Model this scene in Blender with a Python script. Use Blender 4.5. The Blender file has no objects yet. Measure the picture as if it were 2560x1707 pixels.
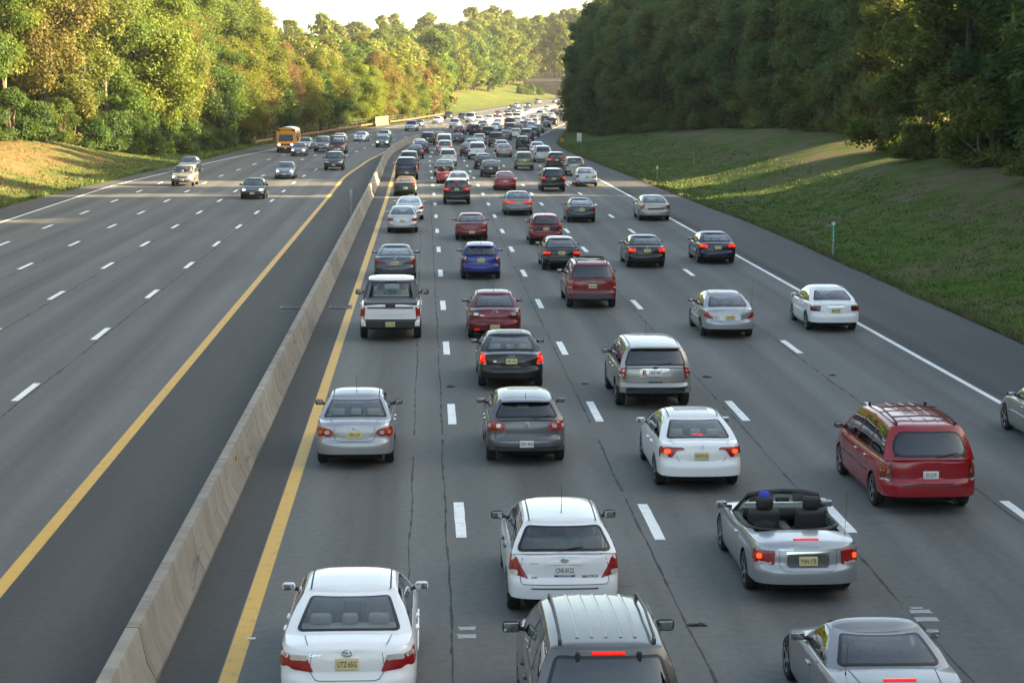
import bpy, bmesh, math, random
import numpy as np
from mathutils import Vector, Matrix

random.seed(7)
R = math.radians
S = bpy.context.scene
COL = S.collection

# ------------------------------------------------------------------ camera
FPX, PITCH, YAW, CAMH, ROLL = 4881.3, 0.1323, 0.0442, 8.348, 0.0018
cd = bpy.data.cameras.new('camera')
cam = bpy.data.objects.new('camera', cd)
COL.objects.link(cam)
S.camera = cam
cd.sensor_width = 36.0
cd.lens = 36.0 * FPX / 2560.0
cd.clip_start, cd.clip_end = 0.5, 6000
sp, cp, st, ct = math.sin(PITCH), math.cos(PITCH), math.sin(YAW), math.cos(YAW)
cR = Vector((ct, -st, 0))
cF = Vector((st * cp, ct * cp, -sp))
cU = Vector((st * sp, ct * sp, cp))
cr_, sr_ = math.cos(ROLL), math.sin(ROLL)
# image (x,y) was rotated by +ROLL before projecting, so the camera axes turn with it
aR = cR * cr_ + cU * sr_
aU = cU * cr_ - cR * sr_
m = Matrix((aR, aU, -cF)).transposed().to_4x4()
m.translation = (0, 0, CAMH)
cam.matrix_world = m

# ------------------------------------------------------------------ light
SUN_EL, SUN_AZ = 17.5, 90.0          # degrees; azimuth clockwise from the road direction (+Y)
w = bpy.data.worlds.new('World')
S.world = w
w.use_nodes = True
wn = w.node_tree
sky = wn.nodes.new('ShaderNodeTexSky')
sky.sky_type = 'NISHITA'
sky.sun_disc = False
sky.sun_elevation = R(SUN_EL)
sky.sun_rotation = R(SUN_AZ)
sky.air_density, sky.dust_density, sky.ozone_density = 0.6, 1.5, 1.0
wn.links.new(sky.outputs[0], wn.nodes['Background'].inputs[0])
wn.nodes['Background'].inputs[1].default_value = 0.15
sd = bpy.data.lights.new('sun', 'SUN')
sd.energy, sd.angle, sd.color = 5.0, R(0.53), (1.0, 0.86, 0.68)
so = bpy.data.objects.new('sun', sd)
COL.objects.link(so)
so.location = (200, 100, 120)
d = Vector((math.sin(R(SUN_AZ)) * math.cos(R(SUN_EL)), math.cos(R(SUN_AZ)) * math.cos(R(SUN_EL)), math.sin(R(SUN_EL))))
so.rotation_euler = (-d).to_track_quat('-Z', 'Y').to_euler()
vs = S.view_settings
vs.view_transform, vs.look, vs.gamma, vs.exposure = 'Standard', 'None', 1.0, 2.52
vs.use_curve_mapping = False
vs.use_white_balance = True            # the photograph is balanced for the open shade
vs.white_balance_temperature, vs.white_balance_tint = 9600, 2
HAZE = 0.00013
S.cycles.max_bounces = 6
S.cycles.volume_bounces = 0
S.cycles.transparent_max_bounces = 10
S.cycles.diffuse_bounces = 3
S.cycles.glossy_bounces = 3
S.cycles.caustics_reflective = S.cycles.caustics_refractive = False
S.cycles.sample_clamp_indirect = 6.0
try:
    S.cycles.use_denoising = True
except Exception:
    pass

# ------------------------------------------------------------------ helpers
def pchip(keys):
    xs = [k[0] for k in keys]; ys = [k[1] for k in keys]; n = len(xs)
    h = [xs[i + 1] - xs[i] for i in range(n - 1)]
    dl = [(ys[i + 1] - ys[i]) / h[i] for i in range(n - 1)]
    dd = [0.0] * n
    dd[0], dd[-1] = dl[0], dl[-1]
    for i in range(1, n - 1):
        if dl[i - 1] * dl[i] > 0:
            w1, w2 = 2 * h[i] + h[i - 1], h[i] + 2 * h[i - 1]
            dd[i] = (w1 + w2) / (w1 / dl[i - 1] + w2 / dl[i])
    def f(v):
        if v <= xs[0]: return ys[0]
        if v >= xs[-1]: return ys[-1]
        lo, hi = 0, n - 1
        while hi - lo > 1:
            mid = (lo + hi) // 2
            if xs[mid] <= v: lo = mid
            else: hi = mid
        t = (v - xs[lo]) / h[lo]; t2, t3 = t * t, t * t * t
        return ((2 * t3 - 3 * t2 + 1) * ys[lo] + (t3 - 2 * t2 + t) * h[lo] * dd[lo]
                + (-2 * t3 + 3 * t2) * ys[lo + 1] + (t3 - t2) * h[lo] * dd[lo + 1])
    return f

def lin(keys):
    xs = [k[0] for k in keys]; ys = [k[1] for k in keys]
    return lambda v: float(np.interp(v, xs, ys))

class MB:
    """collects faces with a material slot each and becomes one mesh"""
    def __init__(s): s.v, s.f, s.m = [], [], []
    def face(s, pts, mi=0):
        b = len(s.v); s.v += [tuple(p) for p in pts]; s.f.append(list(range(b, b + len(pts)))); s.m.append(mi)
    def grid(s, rows, mi=0, closed=False, flip=False):
        b = len(s.v); n = len(rows[0])
        for r in rows: s.v += [tuple(p) for p in r]
        for i in range(len(rows) - 1):
            for j in range(n if closed else n - 1):
                k = (j + 1) % n
                q = [b + i * n + j, b + i * n + k, b + (i + 1) * n + k, b + (i + 1) * n + j]
                s.f.append(q[::-1] if flip else q); s.m.append(mi)
    def box(s, c, d, mi=0, taper=1.0, rz=0.0):
        x, y, z = (q / 2 for q in d); cs, sn = math.cos(rz), math.sin(rz)
        P = []
        for sz in (-1, 1):
            t = taper if sz > 0 else 1.0
            for sx, sy in ((-1, -1), (1, -1), (1, 1), (-1, 1)):
                X, Y = sx * x * t, sy * y * t
                P.append((c[0] + X * cs - Y * sn, c[1] + X * sn + Y * cs, c[2] + sz * z))
        b = len(s.v); s.v += P
        for q in ((3, 2, 1, 0), (4, 5, 6, 7), (0, 1, 5, 4), (1, 2, 6, 5), (2, 3, 7, 6), (3, 0, 4, 7)):
            s.f.append([b + i for i in q]); s.m.append(mi)
    def rbox(s, c, d, r=0.03, mi=0, n=3, tilt=0.0):
        """box with rounded edges, tilted about x"""
        rows = []
        x, y, z = (q / 2 for q in d); r = min(r, x * .98, y * .98, z * .98)
        cs, sn = math.cos(tilt), math.sin(tilt)
        lv = [(-z + r - r * math.cos(a), r * (1 - math.sin(a))) for a in [i * math.pi / 2 / n for i in range(n + 1)]]
        lv = [(zz, ins) for zz, ins in lv] + [(-zz, ins) for zz, ins in lv[::-1]]
        for zz, ins in lv:
            row = []
            for cx, cy, a0 in ((x - r, y - r, 0), (-x + r, y - r, 90), (-x + r, -y + r, 180), (x - r, -y + r, 270)):
                for k in range(n + 1):
                    a = R(a0 + 90 * k / n); rr = r - ins
                    px, py = cx + rr * math.cos(a), cy + rr * math.sin(a)
                    row.append((c[0] + px, c[1] + py * cs - zz * sn, c[2] + py * sn + zz * cs))
            rows.append(row)
        s.grid(rows, mi, closed=True)
        s.face(rows[0][::-1], mi); s.face(rows[-1], mi)
    def tube(s, pts, rad, n=6, mi=0, caps=True):
        pts = [Vector(p) for p in pts]
        rad = rad if isinstance(rad, (list, tuple)) else [rad] * len(pts)
        rows = []; up = Vector((0.13, 0.21, 0.97)).normalized()
        for i, p in enumerate(pts):
            t = (pts[min(i + 1, len(pts) - 1)] - pts[max(i - 1, 0)]).normalized()
            u = up if abs(t.dot(up)) < .93 else Vector((1, .1, 0))
            a = t.cross(u).normalized(); b_ = t.cross(a)
            rows.append([p + (a * math.cos(k * 2 * math.pi / n) + b_ * math.sin(k * 2 * math.pi / n)) * rad[i] for k in range(n)])
        s.grid(rows, mi, closed=True)
        if caps: s.face(rows[0][::-1], mi); s.face(rows[-1], mi)
    def lathe(s, prof, axis='x', c=(0, 0, 0), n=20, mi=0):
        rows = []
        for r, h in prof:
            row = []
            for k in range(n):
                a = 2 * math.pi * k / n; u, v = r * math.cos(a), r * math.sin(a)
                row.append({'x': (c[0] + h, c[1] + u, c[2] + v), 'z': (c[0] + u, c[1] + v, c[2] + h), 'y': (c[0] + u, c[1] + h, c[2] + v)}[axis])
            rows.append(row)
        s.grid(rows, mi, closed=True)
    def mesh(s, name, mats, smooth=40, doubles=0.0, off=None):
        v = s.v if off is None else [(a + off[0], b + off[1], c + off[2]) for a, b, c in s.v]
        me = bpy.data.meshes.new(name)
        me.from_pydata(v, [], s.f)
        for q in (mats if isinstance(mats, (list, tuple)) else [mats]): me.materials.append(q)
        if len(set(s.m)) > 1 or (s.m and s.m[0]): me.polygons.foreach_set('material_index', s.m)
        if doubles:
            bm = bmesh.new(); bm.from_mesh(me); bmesh.ops.remove_doubles(bm, verts=bm.verts, dist=doubles)
            bmesh.ops.recalc_face_normals(bm, faces=bm.faces); bm.to_mesh(me); bm.free()
        if smooth:
            me.shade_smooth()
            me.set_sharp_from_angle(angle=R(smooth))
        return me

def link(name, me, parent=None, loc=None, kind=None, label=None, cat=None, group=None, color=None):
    o = bpy.data.objects.new(name, me); COL.objects.link(o)
    if parent is not None: o.parent = parent
    if loc is not None: o.location = loc
    for k, v in (('kind', kind), ('label', label), ('category', cat), ('group', group)):
        if v: o[k] = v
    if color is not None: o.color = (*color, 1)
    return o
def empty(name, loc, label, cat, group=None, rz=0.0):
    o = link(name, None, None, loc, None, label, cat, group)
    o.rotation_euler = (0, 0, rz); o.empty_display_size = .3
    return o

# ------------------------------------------------------------------ materials
def newmat(name):
    ma = bpy.data.materials.new(name); ma.use_nodes = True
    nt = ma.node_tree; b = nt.nodes['Principled BSDF']
    return ma, nt, b
def N(nt, t, **kw):
    n = nt.nodes.new(t)
    for k, v in kw.items():
        if k in n.inputs: n.inputs[k].default_value = v
        else: setattr(n, k, v)
    return n
def mixc(nt, fac, a, b, blend='MIX'):
    n = nt.nodes.new('ShaderNodeMix'); n.data_type = 'RGBA'; n.blend_type = blend
    for i, v in ((0, fac), (6, a), (7, b)):
        if hasattr(v, 'links') or isinstance(v, bpy.types.NodeSocket): nt.links.new(v, n.inputs[i])
        else: n.inputs[i].default_value = v if i == 0 else (*v, 1)
    return n.outputs[2]
def ramp(nt, val, *stops):
    n = nt.nodes.new('ShaderNodeMapRange'); nt.links.new(val, n.inputs[0])
    for i, v in enumerate(stops): n.inputs[1 + i].default_value = v
    return n.outputs[0]
def noise(nt, vec, scale, detail=4, rough=.55, sx=None):
    t = N(nt, 'ShaderNodeTexNoise', Scale=scale, Detail=detail, Roughness=rough)
    if sx is not None:
        mp = nt.nodes.new('ShaderNodeMapping'); mp.inputs['Scale'].default_value = sx
        nt.links.new(vec, mp.inputs[0]); vec = mp.outputs[0]
    nt.links.new(vec, t.inputs['Vector'])
    return t.outputs[0]
def math_(nt, op, a, b=None):
    n = nt.nodes.new('ShaderNodeMath'); n.operation = op
    for i, v in enumerate((a, b)):
        if v is None: continue
        if isinstance(v, bpy.types.NodeSocket): nt.links.new(v, n.inputs[i])
        else: n.inputs[i].default_value = v
    return n.outputs[0]
def simple(name, col, rough=.5, metal=0.0, var=0.12, scale=6.0, coat=0.0, spec=.5, bump=0.0):
    ma, nt, b = newmat(name)
    tc = nt.nodes.new('ShaderNodeTexCoord')
    nz = noise(nt, tc.outputs['Object'], scale)
    f = ramp(nt, nz, .3, .7, 0, 1)
    c0 = tuple(q * (1 - var) for q in col); c1 = tuple(min(1, q * (1 + var)) for q in col)
    nt.links.new(mixc(nt, f, c0, c1), b.inputs['Base Color'])
    b.inputs['Roughness'].default_value = rough; b.inputs['Metallic'].default_value = metal
    b.inputs['Coat Weight'].default_value = coat; b.inputs['Coat Roughness'].default_value = .04
    b.inputs['Specular IOR Level'].default_value = spec
    if bump:
        bp = N(nt, 'ShaderNodeBump', Strength=bump, Distance=.02)
        nt.links.new(noise(nt, tc.outputs['Object'], scale * 6), bp.inputs['Height']); nt.links.new(bp.outputs[0], b.inputs['Normal'])
    return ma
def emit(name, col, strength, base=None):
    ma, nt, b = newmat(name)
    b.inputs['Base Color'].default_value = (*(base or col), 1)
    b.inputs['Emission Color'].default_value = (*col, 1); b.inputs['Emission Strength'].default_value = strength
    b.inputs['Roughness'].default_value = .15
    return ma
def paint(name, metal):
    ma, nt, b = newmat(name)
    oi = nt.nodes.new('ShaderNodeObjectInfo'); tc = nt.nodes.new('ShaderNodeTexCoord'); ge = nt.nodes.new('ShaderNodeNewGeometry')
    dirt = ramp(nt, noise(nt, tc.outputs['Object'], 1.3, 4, .55), .42, .8, 0, .07)
    d2 = math_(nt, 'MULTIPLY', dirt, .55)
    nt.links.new(mixc(nt, d2, oi.outputs['Color'], (.19, .175, .15)), b.inputs['Base Color'])
    nt.links.new(ramp(nt, d2, 0, .5, .30 if metal else .24, .6), b.inputs['Roughness'])
    b.inputs['Metallic'].default_value = metal
    b.inputs['Coat Weight'].default_value = .7; b.inputs['Coat Roughness'].default_value = .05
    return ma
def glass(name, tint, rough=.02, f0=.03, f1=1.75):
    ma, nt, b = newmat(name)
    nt.nodes.remove(b)
    lw = N(nt, 'ShaderNodeFresnel', IOR=1.5)
    tr = nt.nodes.new('ShaderNodeBsdfTransparent'); tr.inputs[0].default_value = (*tint, 1)
    gl = nt.nodes.new('ShaderNodeBsdfGlossy'); gl.inputs['Roughness'].default_value = rough; gl.inputs['Color'].default_value = (.95, .97, 1, 1)
    mx = nt.nodes.new('ShaderNodeMixShader')
    nt.links.new(math_(nt, 'ADD', math_(nt, 'MULTIPLY', lw.outputs[0], f1), f0), mx.inputs[0])
    nt.links.new(tr.outputs[0], mx.inputs[1]); nt.links.new(gl.outputs[0], mx.inputs[2])
    nt.links.new(mx.outputs[0], nt.nodes['Material Output'].inputs[0])
    return ma

M = {}
M['solid'] = paint('car_paint_solid', 0.0)
M['metal'] = paint('car_paint_metallic', 0.55)
M['glass'] = glass('car_glass', (.80, .88, .85))
M['glass_dark'] = glass('privacy_glass', (.035, .037, .04))
M['glass_far'] = simple('tinted_window', (.022, .026, .03), .05, 0, .1, coat=.3)
M['frit'] = simple('window_black_border', (.012, .012, .014), .25)
M['black'] = simple('black_plastic', (.022, .022, .023), .5)
M['trim'] = simple('grey_trim', (.07, .07, .072), .5)
M['under'] = simple('underbody_black', (.008, .008, .008), .9)
M['rubber'] = simple('tyre_rubber', (.017, .017, .017), .85, bump=.2)
M['alloy'] = simple('wheel_alloy', (.42, .43, .44), .35, .8)
M['chrome'] = simple('chrome', (.72, .73, .75), .12, 1.0, .05)
def lens(name, c0, c1):
    ma, nt, b = newmat(name)                                # moulded prisms behind a clear cover
    tc = nt.nodes.new('ShaderNodeTexCoord'); wv = N(nt, 'ShaderNodeTexWave', Scale=16.0, Distortion=.6); wv.bands_direction = 'Z'
    nt.links.new(tc.outputs['Object'], wv.inputs['Vector'])
    nt.links.new(mixc(nt, wv.outputs['Fac'], c0, c1), b.inputs['Base Color']); b.inputs['Roughness'].default_value = .18
    b.inputs['Coat Weight'].default_value = .9; b.inputs['Coat Roughness'].default_value = .03
    bp = N(nt, 'ShaderNodeBump', Strength=.25, Distance=.006); nt.links.new(wv.outputs['Fac'], bp.inputs['Height']); nt.links.new(bp.outputs[0], b.inputs['Normal'])
    return ma
M['red'] = lens('red_lens', (.40, .010, .012), (.27, .006, .008))
M['darkred'] = lens('dark_red_lens', (.15, .008, .010), (.10, .004, .005))
M['red_on'] = emit('brake_lens_lit', (1.0, .02, .015), .13, (.5, .01, .01))
M['hot_on'] = emit('brake_bulb_lit', (1.0, .05, .02), .5)
M['amber'] = simple('amber_lens', (.65, .17, .02), .12, coat=.6)
M['clear'] = simple('clear_lens', (.62, .60, .58), .1, .3, coat=.6)
M['smoke'] = simple('smoked_lens', (.06, .06, .062), .1, coat=.6)
M['lamp_on'] = emit('headlight_lit', (1.0, .93, .78), 4.0)
M['lamp'] = simple('headlight_glass', (.55, .57, .58), .08, .5, coat=.8)
M['plate_nj'] = simple('licence_plate_cream', (.66, .56, .27), .45, 0, .08)
M['plate_white'] = simple('licence_plate_white', (.72, .72, .70), .45, 0, .05)
M['plate_navy'] = simple('licence_plate_navy', (.03, .05, .16), .45, 0, .05)
M['ink'] = simple('plate_lettering_black', (.02, .02, .025), .5)
M['ink_white'] = simple('lettering_white', (.8, .8, .8), .5, 0, .03)
M['seam'] = simple('panel_gap_black', (.035, .035, .035), .7)
M['mirror'] = simple('mirror_glass', (.55, .58, .6), .04, 1.0, .03)
M['seat_beige'] = simple('beige_upholstery', (.62, .59, .49), .8, bump=.2)
M['seat_grey'] = simple('grey_upholstery', (.33, .34, .33), .8, bump=.2)
M['seat_black'] = simple('black_upholstery', (.025, .025, .027), .6, bump=.3)
M['cabin'] = simple('cabin_dark', (.05, .05, .05), .8)
M['tan'] = simple('tan_soft_top', (.14, .10, .072), .85, bump=.2)
M['ink_red'] = simple('decal_red', (.45, .015, .02), .4)
M['stripe_blue'] = simple('racing_stripe_blue', (.05, .10, .30), .3)
M['bus'] = simple('bus_yellow', (.80, .33, .02), .35, 0, .08, coat=.4)
M['white_paint'] = simple('white_panel', (.80, .80, .78), .4, 0, .05)
# ------------------------------------------------------------------ vehicles
# A body is a stack of plan outlines (tail, flanks, nose) from the sill to the shoulder line, with the wheel
# arches cut by the lower edge; the cabin is a second stack from the shoulder to the roof edge, with real
# openings for the panes; lamps, plates, seams and trims are panels laid on these surfaces.
# local axes: y forward from the tail, x to the right, z up
TYPES = {
 'sedan': dict(L=4.6, W=1.76, H=1.46, wb=2.70, ro=1.02, sill=.20, tyre=.315,
    zt=[(0, .93), (.15, .985), (.65, 1.0), (1.3, .975), (2.4, .93), (3.25, .93), (3.9, .84), (4.35, .72), (4.6, .62)],
    rt=[(.2, .14), (.27, .05), (.36, 0), (.53, 0), (.60, .02), (.645, .075), (.80, .09), (.92, .115), (1.0, .15)],
    g=(.60, 1.42, 2.62, 3.42), gw=(.925, .66), win=[(.03, .44), (.475, .93)], Rr=.45, wz=1.0),
 'coupe': dict(L=4.5, W=1.78, H=1.40, wb=2.65, ro=1.0, sill=.19, tyre=.325,
    zt=[(0, .93), (.15, .98), (.65, .99), (1.3, .97), (2.4, .91), (3.2, .91), (3.8, .83), (4.3, .70), (4.5, .60)],
    rt=[(.2, .14), (.27, .05), (.36, 0), (.53, 0), (.60, .02), (.645, .075), (.80, .09), (.92, .115), (1.0, .15)],
    g=(.52, 1.62, 2.45, 3.32), gw=(.92, .63), win=[(.06, .90)], Rr=.5, wz=1.0),
 'hatch': dict(L=4.25, W=1.75, H=1.50, wb=2.58, ro=.82, sill=.20, tyre=.315,
    zt=[(0, .95), (.2, 1.0), (1.3, .98), (2.3, .95), (3.0, .96), (3.6, .88), (4.0, .76), (4.25, .62)],
    rt=[(.2, .14), (.28, .04), (.38, 0), (.55, 0), (.62, .03), (.66, .085), (.85, .10), (1.0, .13)],
    g=(.14, .58, 2.3, 3.22), gw=(.925, .66), win=[(.02, .20), (.23, .55), (.58, .94)], Rr=.42, wz=1.0),
 'suv': dict(L=4.7, W=1.86, H=1.76, wb=2.75, ro=.95, sill=.30, tyre=.36,
    zt=[(0, 1.08), (.2, 1.11), (1.3, 1.10), (2.6, 1.08), (3.3, 1.09), (3.9, 1.04), (4.45, .97), (4.7, .82)],
    rt=[(.3, .12), (.36, .03), (.45, 0), (.62, 0), (.67, .03), (.70, .09), (.95, .10), (1.1, .12)],
    g=(.12, .34, 2.75, 3.55), gw=(.935, .72), win=[(.02, .29), (.32, .60), (.63, .95)], Rr=.36, wz=1.13),
 'minivan': dict(L=4.9, W=1.90, H=1.74, wb=3.0, ro=.95, sill=.22, tyre=.33,
    zt=[(0, 1.0), (.2, 1.05), (1.4, 1.03), (2.8, 1.01), (3.8, 1.03), (4.3, .93), (4.7, .80), (4.9, .65)],
    rt=[(.22, .12), (.29, .03), (.40, 0), (.60, 0), (.66, .03), (.70, .09), (.9, .10), (1.05, .12)],
    g=(.12, .44, 3.1, 4.15), gw=(.93, .72), win=[(.02, .31), (.34, .64), (.67, .95)], Rr=.42, wz=1.06),
 'pickup': dict(L=5.6, W=2.0, H=1.86, wb=3.3, ro=1.18, sill=.36, tyre=.38,
    zt=[(0, 1.14), (.2, 1.15), (1.7, 1.15), (3.2, 1.12), (4.2, 1.12), (4.8, 1.08), (5.35, 1.0), (5.6, .85)],
    rt=[(.36, .10), (.42, .02), (.50, 0), (.66, 0), (.68, .03), (.70, .08), (.9, .09), (1.15, .10)],
    g=(1.75, 2.15, 3.5, 4.3), gw=(.93, .74), win=[(.05, .44), (.48, .95)], Rr=.22, wz=1.16),
 'van': dict(L=5.6, W=2.0, H=2.08, wb=3.45, ro=1.15, sill=.34, tyre=.37,
    zt=[(0, 1.22), (.2, 1.24), (3.5, 1.22), (4.6, 1.20), (5.1, 1.08), (5.45, .98), (5.6, .8)],
    rt=[(.34, .10), (.40, .02), (.48, 0), (.64, 0), (.66, .03), (.69, .08), (.95, .09), (1.24, .10)],
    g=(.10, .20, 4.1, 4.85), gw=(.94, .80), win=[(.02, .36), (.39, .70), (.73, .95)], Rr=.26, wz=1.25),
}

def roundpoly(P, r=.03, n=3):
    """a polygon with its corners rounded (metres)"""
    out = []; L = len(P)
    for i in range(L):
        a, b, c = (Vector(P[(i + k - 1) % L]) for k in range(3))
        u, v = a - b, c - b
        rr = min(r, u.length * .45, v.length * .45)
        p0, p1 = b + u.normalized() * rr, b + v.normalized() * rr
        for k in range(n + 1):
            t = k / n
            q = (1 - t) ** 2 * p0 + 2 * t * (1 - t) * b + t * t * p1
            out.append((q.x, q.y))
    res = []
    for i in range(len(out)):            # long edges are divided so that panels follow curved surfaces
        a, b = out[i], out[(i + 1) % len(out)]
        k = max(1, int(math.hypot(b[0] - a[0], b[1] - a[1]) / .16))
        res += [(a[0] + (b[0] - a[0]) * j / k, a[1] + (b[1] - a[1]) * j / k) for j in range(k)]
    return res
def rect(u0, v0, u1, v1): return [(u0, v0), (u1, v0), (u1, v1), (u0, v1)]

class Car:
    def __init__(s, **P):
        T = dict(TYPES[P['t']]); fs = {k: P.get(k, T[k]) / T[k] for k in 'LWH'}
        sl, sw, sh = fs['L'], fs['W'], fs['H']
        s.T, s.P = T, P
        s.L, s.W, s.H = T['L'] * sl, T['W'] * sw, T['H'] * sh
        zb = P.get('belt', sh)
        s.sill = T['sill'] * sh; s.tyre = P.get('tyre', T['tyre'] * sh ** .5)
        s.wb, s.ro = P.get('wb', T['wb'] * sl), P.get('ro', T['ro'] * sl)
        s.zt_ = pchip([(y * sl, z * zb) for y, z in P.get('zt', T['zt'])])
        s.rt_ = pchip([(z * zb, r) for z, r in P.get('rt', T['rt'])])
        g = P.get('g', T['g']); s.g = [q * sl for q in g]
        gw = P.get('gw', T['gw']); s.gb, s.gt = gw[0] * s.W / 2, gw[1] * s.W / 2
        s.Rr = T['Rr']; s.pw = P.get('pw', 3.4)
        s.win = P.get('win', T['win']); s.h0, s.h1 = P.get('h0', .07), P.get('h1', .88)
        s.crown = .045
        s.deckz = s.zt_(0.15)
        s.prof = pchip([(-.1, .92), (0, .94), (.12, .98), (.35, .997), (.55, 1.0), (.78, .99), (.92, .965), (1.0, .925), (1.1, .9)])
        # base outline, half
        q = [0, .22, .42, .58, .7, .79, .86, .91, .95, .98]
        s.xr = [(x, s.Rr * (1 - (1 - x ** s.pw) ** (1 / s.pw))) for x in q]
        Rf, pf = .62, 2.7
        s.xf = [(x, s.L - Rf * (1 - (1 - x ** pf) ** (1 / pf))) for x in [.98, .95, .9, .83, .74, .62, .48, .32, .16, 0]]
        s.axles = (s.ro, s.ro + s.wb); s.ra = s.tyre + .055
        ys = set()
        for ya in s.axles:
            for k in range(11): ys.add(round(ya + s.ra * math.cos(math.pi * k / 10) * .9995, 4))
            ys |= {round(ya - s.ra * 1.002, 4), round(ya + s.ra * 1.002, 4)}
        y = s.Rr
        while y < s.L - Rf:
            if all(abs(y - ya) > s.ra + .03 for ya in s.axles): ys.add(round(y, 4))
            y += .16
        ys |= {round(q, 4) for q in (s.g[0], s.g[3]) if all(abs(q - ya) > s.ra + .03 for ya in s.axles)}
        s.side = sorted(v for v in ys if s.Rr * 1.02 <= v <= s.L - Rf * 1.02)
        s.base = s.xr + [(1.0, v) for v in s.side] + s.xf
        # arc length from the tail centre (for panels that wrap round the corners)
        qq, s.arc = 0.0, []
        dense = [(x / 60, s.Rr * (1 - (1 - (x / 60) ** s.pw) ** (1 / s.pw))) for x in range(61)] + [(1.0, s.Rr + .05 * k) for k in range(1, 40)]
        prev = None
        for x, yv in dense:
            if prev: qq += math.hypot((x - prev[0]) * s.W / 2, yv - prev[1])
            s.arc.append((qq, x, yv)); prev = (x, yv)
        s.arcf = []; qq = 0.0; prev = None
        dense = [(x / 60, s.L - Rf * (1 - (1 - (x / 60) ** pf) ** (1 / pf))) for x in range(61)] + [(1.0, s.L - Rf - .05 * k) for k in range(1, 30)]
        for x, yv in dense:
            if prev: qq += math.hypot((x - prev[0]) * s.W / 2, yv - prev[1])
            s.arcf.append((qq, x, yv)); prev = (x, yv)
    def plan(s, y):
        a, b = max(0, 1 - y / (.28 * s.L)), max(0, (y - .70 * s.L) / (.30 * s.L))
        return 1 - .045 * a * a - .07 * b * b
    def zb(s, y):
        for ya in s.axles:
            d = abs(y - ya)
            if d <= s.ra: return max(s.sill, s.tyre + math.sqrt(max(0, s.ra ** 2 - d * d)))
        if y < s.axles[0]: return s.sill + s.P.get('lift', .15)
        return s.sill + (.03 if y > s.axles[1] else 0)
    def zt(s, y): return s.zt_(y)
    def skin(s, xf, y, z):
        zt = s.zt(y); zr = (z - s.sill) / max(.05, zt - s.sill)
        x = xf * s.plan(y) * s.W / 2 * s.prof(zr)
        fr = max(0.0, 1 - y / (2.2 * s.Rr)); ff = max(0.0, 1 - (s.L - y) / 1.4)
        zf = (z - s.sill) / max(.05, s.zt(s.L) - s.sill)
        nose = .10 * max(0, .25 - zf) / .25 + .16 * max(0, zf - .55) ** 1.5 / .3
        return Vector((x, y + s.rt_(z) * fr - min(nose, .3) * ff, z))
    def tail(s, q, z):
        a = abs(q); i = 0
        lo, hi = 0, len(s.arc) - 1
        while hi - lo > 1:
            mi = (lo + hi) // 2
            if s.arc[mi][0] <= a: lo = mi
            else: hi = mi
        A, B = s.arc[lo], s.arc[hi]; t = (a - A[0]) / (B[0] - A[0])
        return s.skin(math.copysign(A[1] + t * (B[1] - A[1]), q), A[2] + t * (B[2] - A[2]), z)
    def nose(s, q, z):
        a = abs(q); lo, hi = 0, len(s.arcf) - 1
        while hi - lo > 1:
            mi = (lo + hi) // 2
            if s.arcf[mi][0] <= a: lo = mi
            else: hi = mi
        A, B = s.arcf[lo], s.arcf[hi]; t = (a - A[0]) / (B[0] - A[0])
        return s.skin(math.copysign(A[1] + t * (B[1] - A[1]), q), A[2] + t * (B[2] - A[2]), z)
    def flank(s, sgn): return lambda y, z: s.skin(sgn, y, z)
    def deck(s, x, y):
        xo = s.plan(y) * s.W / 2 * s.prof(1.0); t = min(1, abs(x) / xo)
        return Vector((x, y, s.zt(y) + s.crown * (1 - t ** 2.4)))
    # ---- cabin
    def roofz(s, y):
        y1, y2 = s.g[1], s.g[2]; mid = y1 + .52 * (y2 - y1); hl = (y2 - y1) / 2
        return s.H - .055 - .06 * ((y - mid) / hl) ** 2
    def cab(s, kind, u, h):
        """kind 'r' rear, 'f' front (u = fraction of half width), 's' side (u = signed, |u|-1 = fraction along)"""
        bR, tR, bF, tF = .10, .07, .26, .22
        def at(gw, r0, f0, RR, RF):
            if kind == 'r': return gw * u, r0 + RR * abs(u) ** 5 + .05 * u * u
            if kind == 'f': return gw * u, f0 - RF * abs(u) ** 3
            v = abs(u) - 1; a, b = r0 + RR + .05, f0 - RF
            return math.copysign(gw, u), a + (b - a) * v
        xb, yb = at(s.gb, s.g[0], s.g[3], bR, bF); xt, yt = at(s.gt, s.g[1], s.g[2], tR, tF)
        hh = h
        x, y = xb + (xt - xb) * hh, yb + (yt - yb) * hh
        bow = 4 * hh * (1 - hh)
        if kind == 's': x += math.copysign(.022 * bow, u)
        if kind == 'r': y -= .02 * bow * min(1.0, (s.g[1] - s.g[0]))
        z0 = s.zt(yb) - .01 + s.crown * (1 - min(1, abs(xb) / (s.W / 2 * .92)) ** 2.4) * .9
        z1 = s.roofz(yt)
        return Vector((x, y, z0 + (z1 - z0) * hh + .03 * bow))
    def wpanel(s, kind, u0, u1, h0, h1, skew0=0, skew1=0):
        """polygon (metres) and mapping for a pane on one face of the cabin"""
        p = (s.cab(kind, u0, .5) - s.cab(kind, u1, .5)).length or 1
        q = (s.cab(kind, (u0 + u1) / 2, h0) - s.cab(kind, (u0 + u1) / 2, h1)).length or 1
        f = lambda a, b: s.cab(kind, u0 + (u1 - u0) * a / p, h0 + (h1 - h0) * b / q)
        return [(0 + skew0, 0), (p + skew1, 0), (p, q), (0, q)], f

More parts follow.
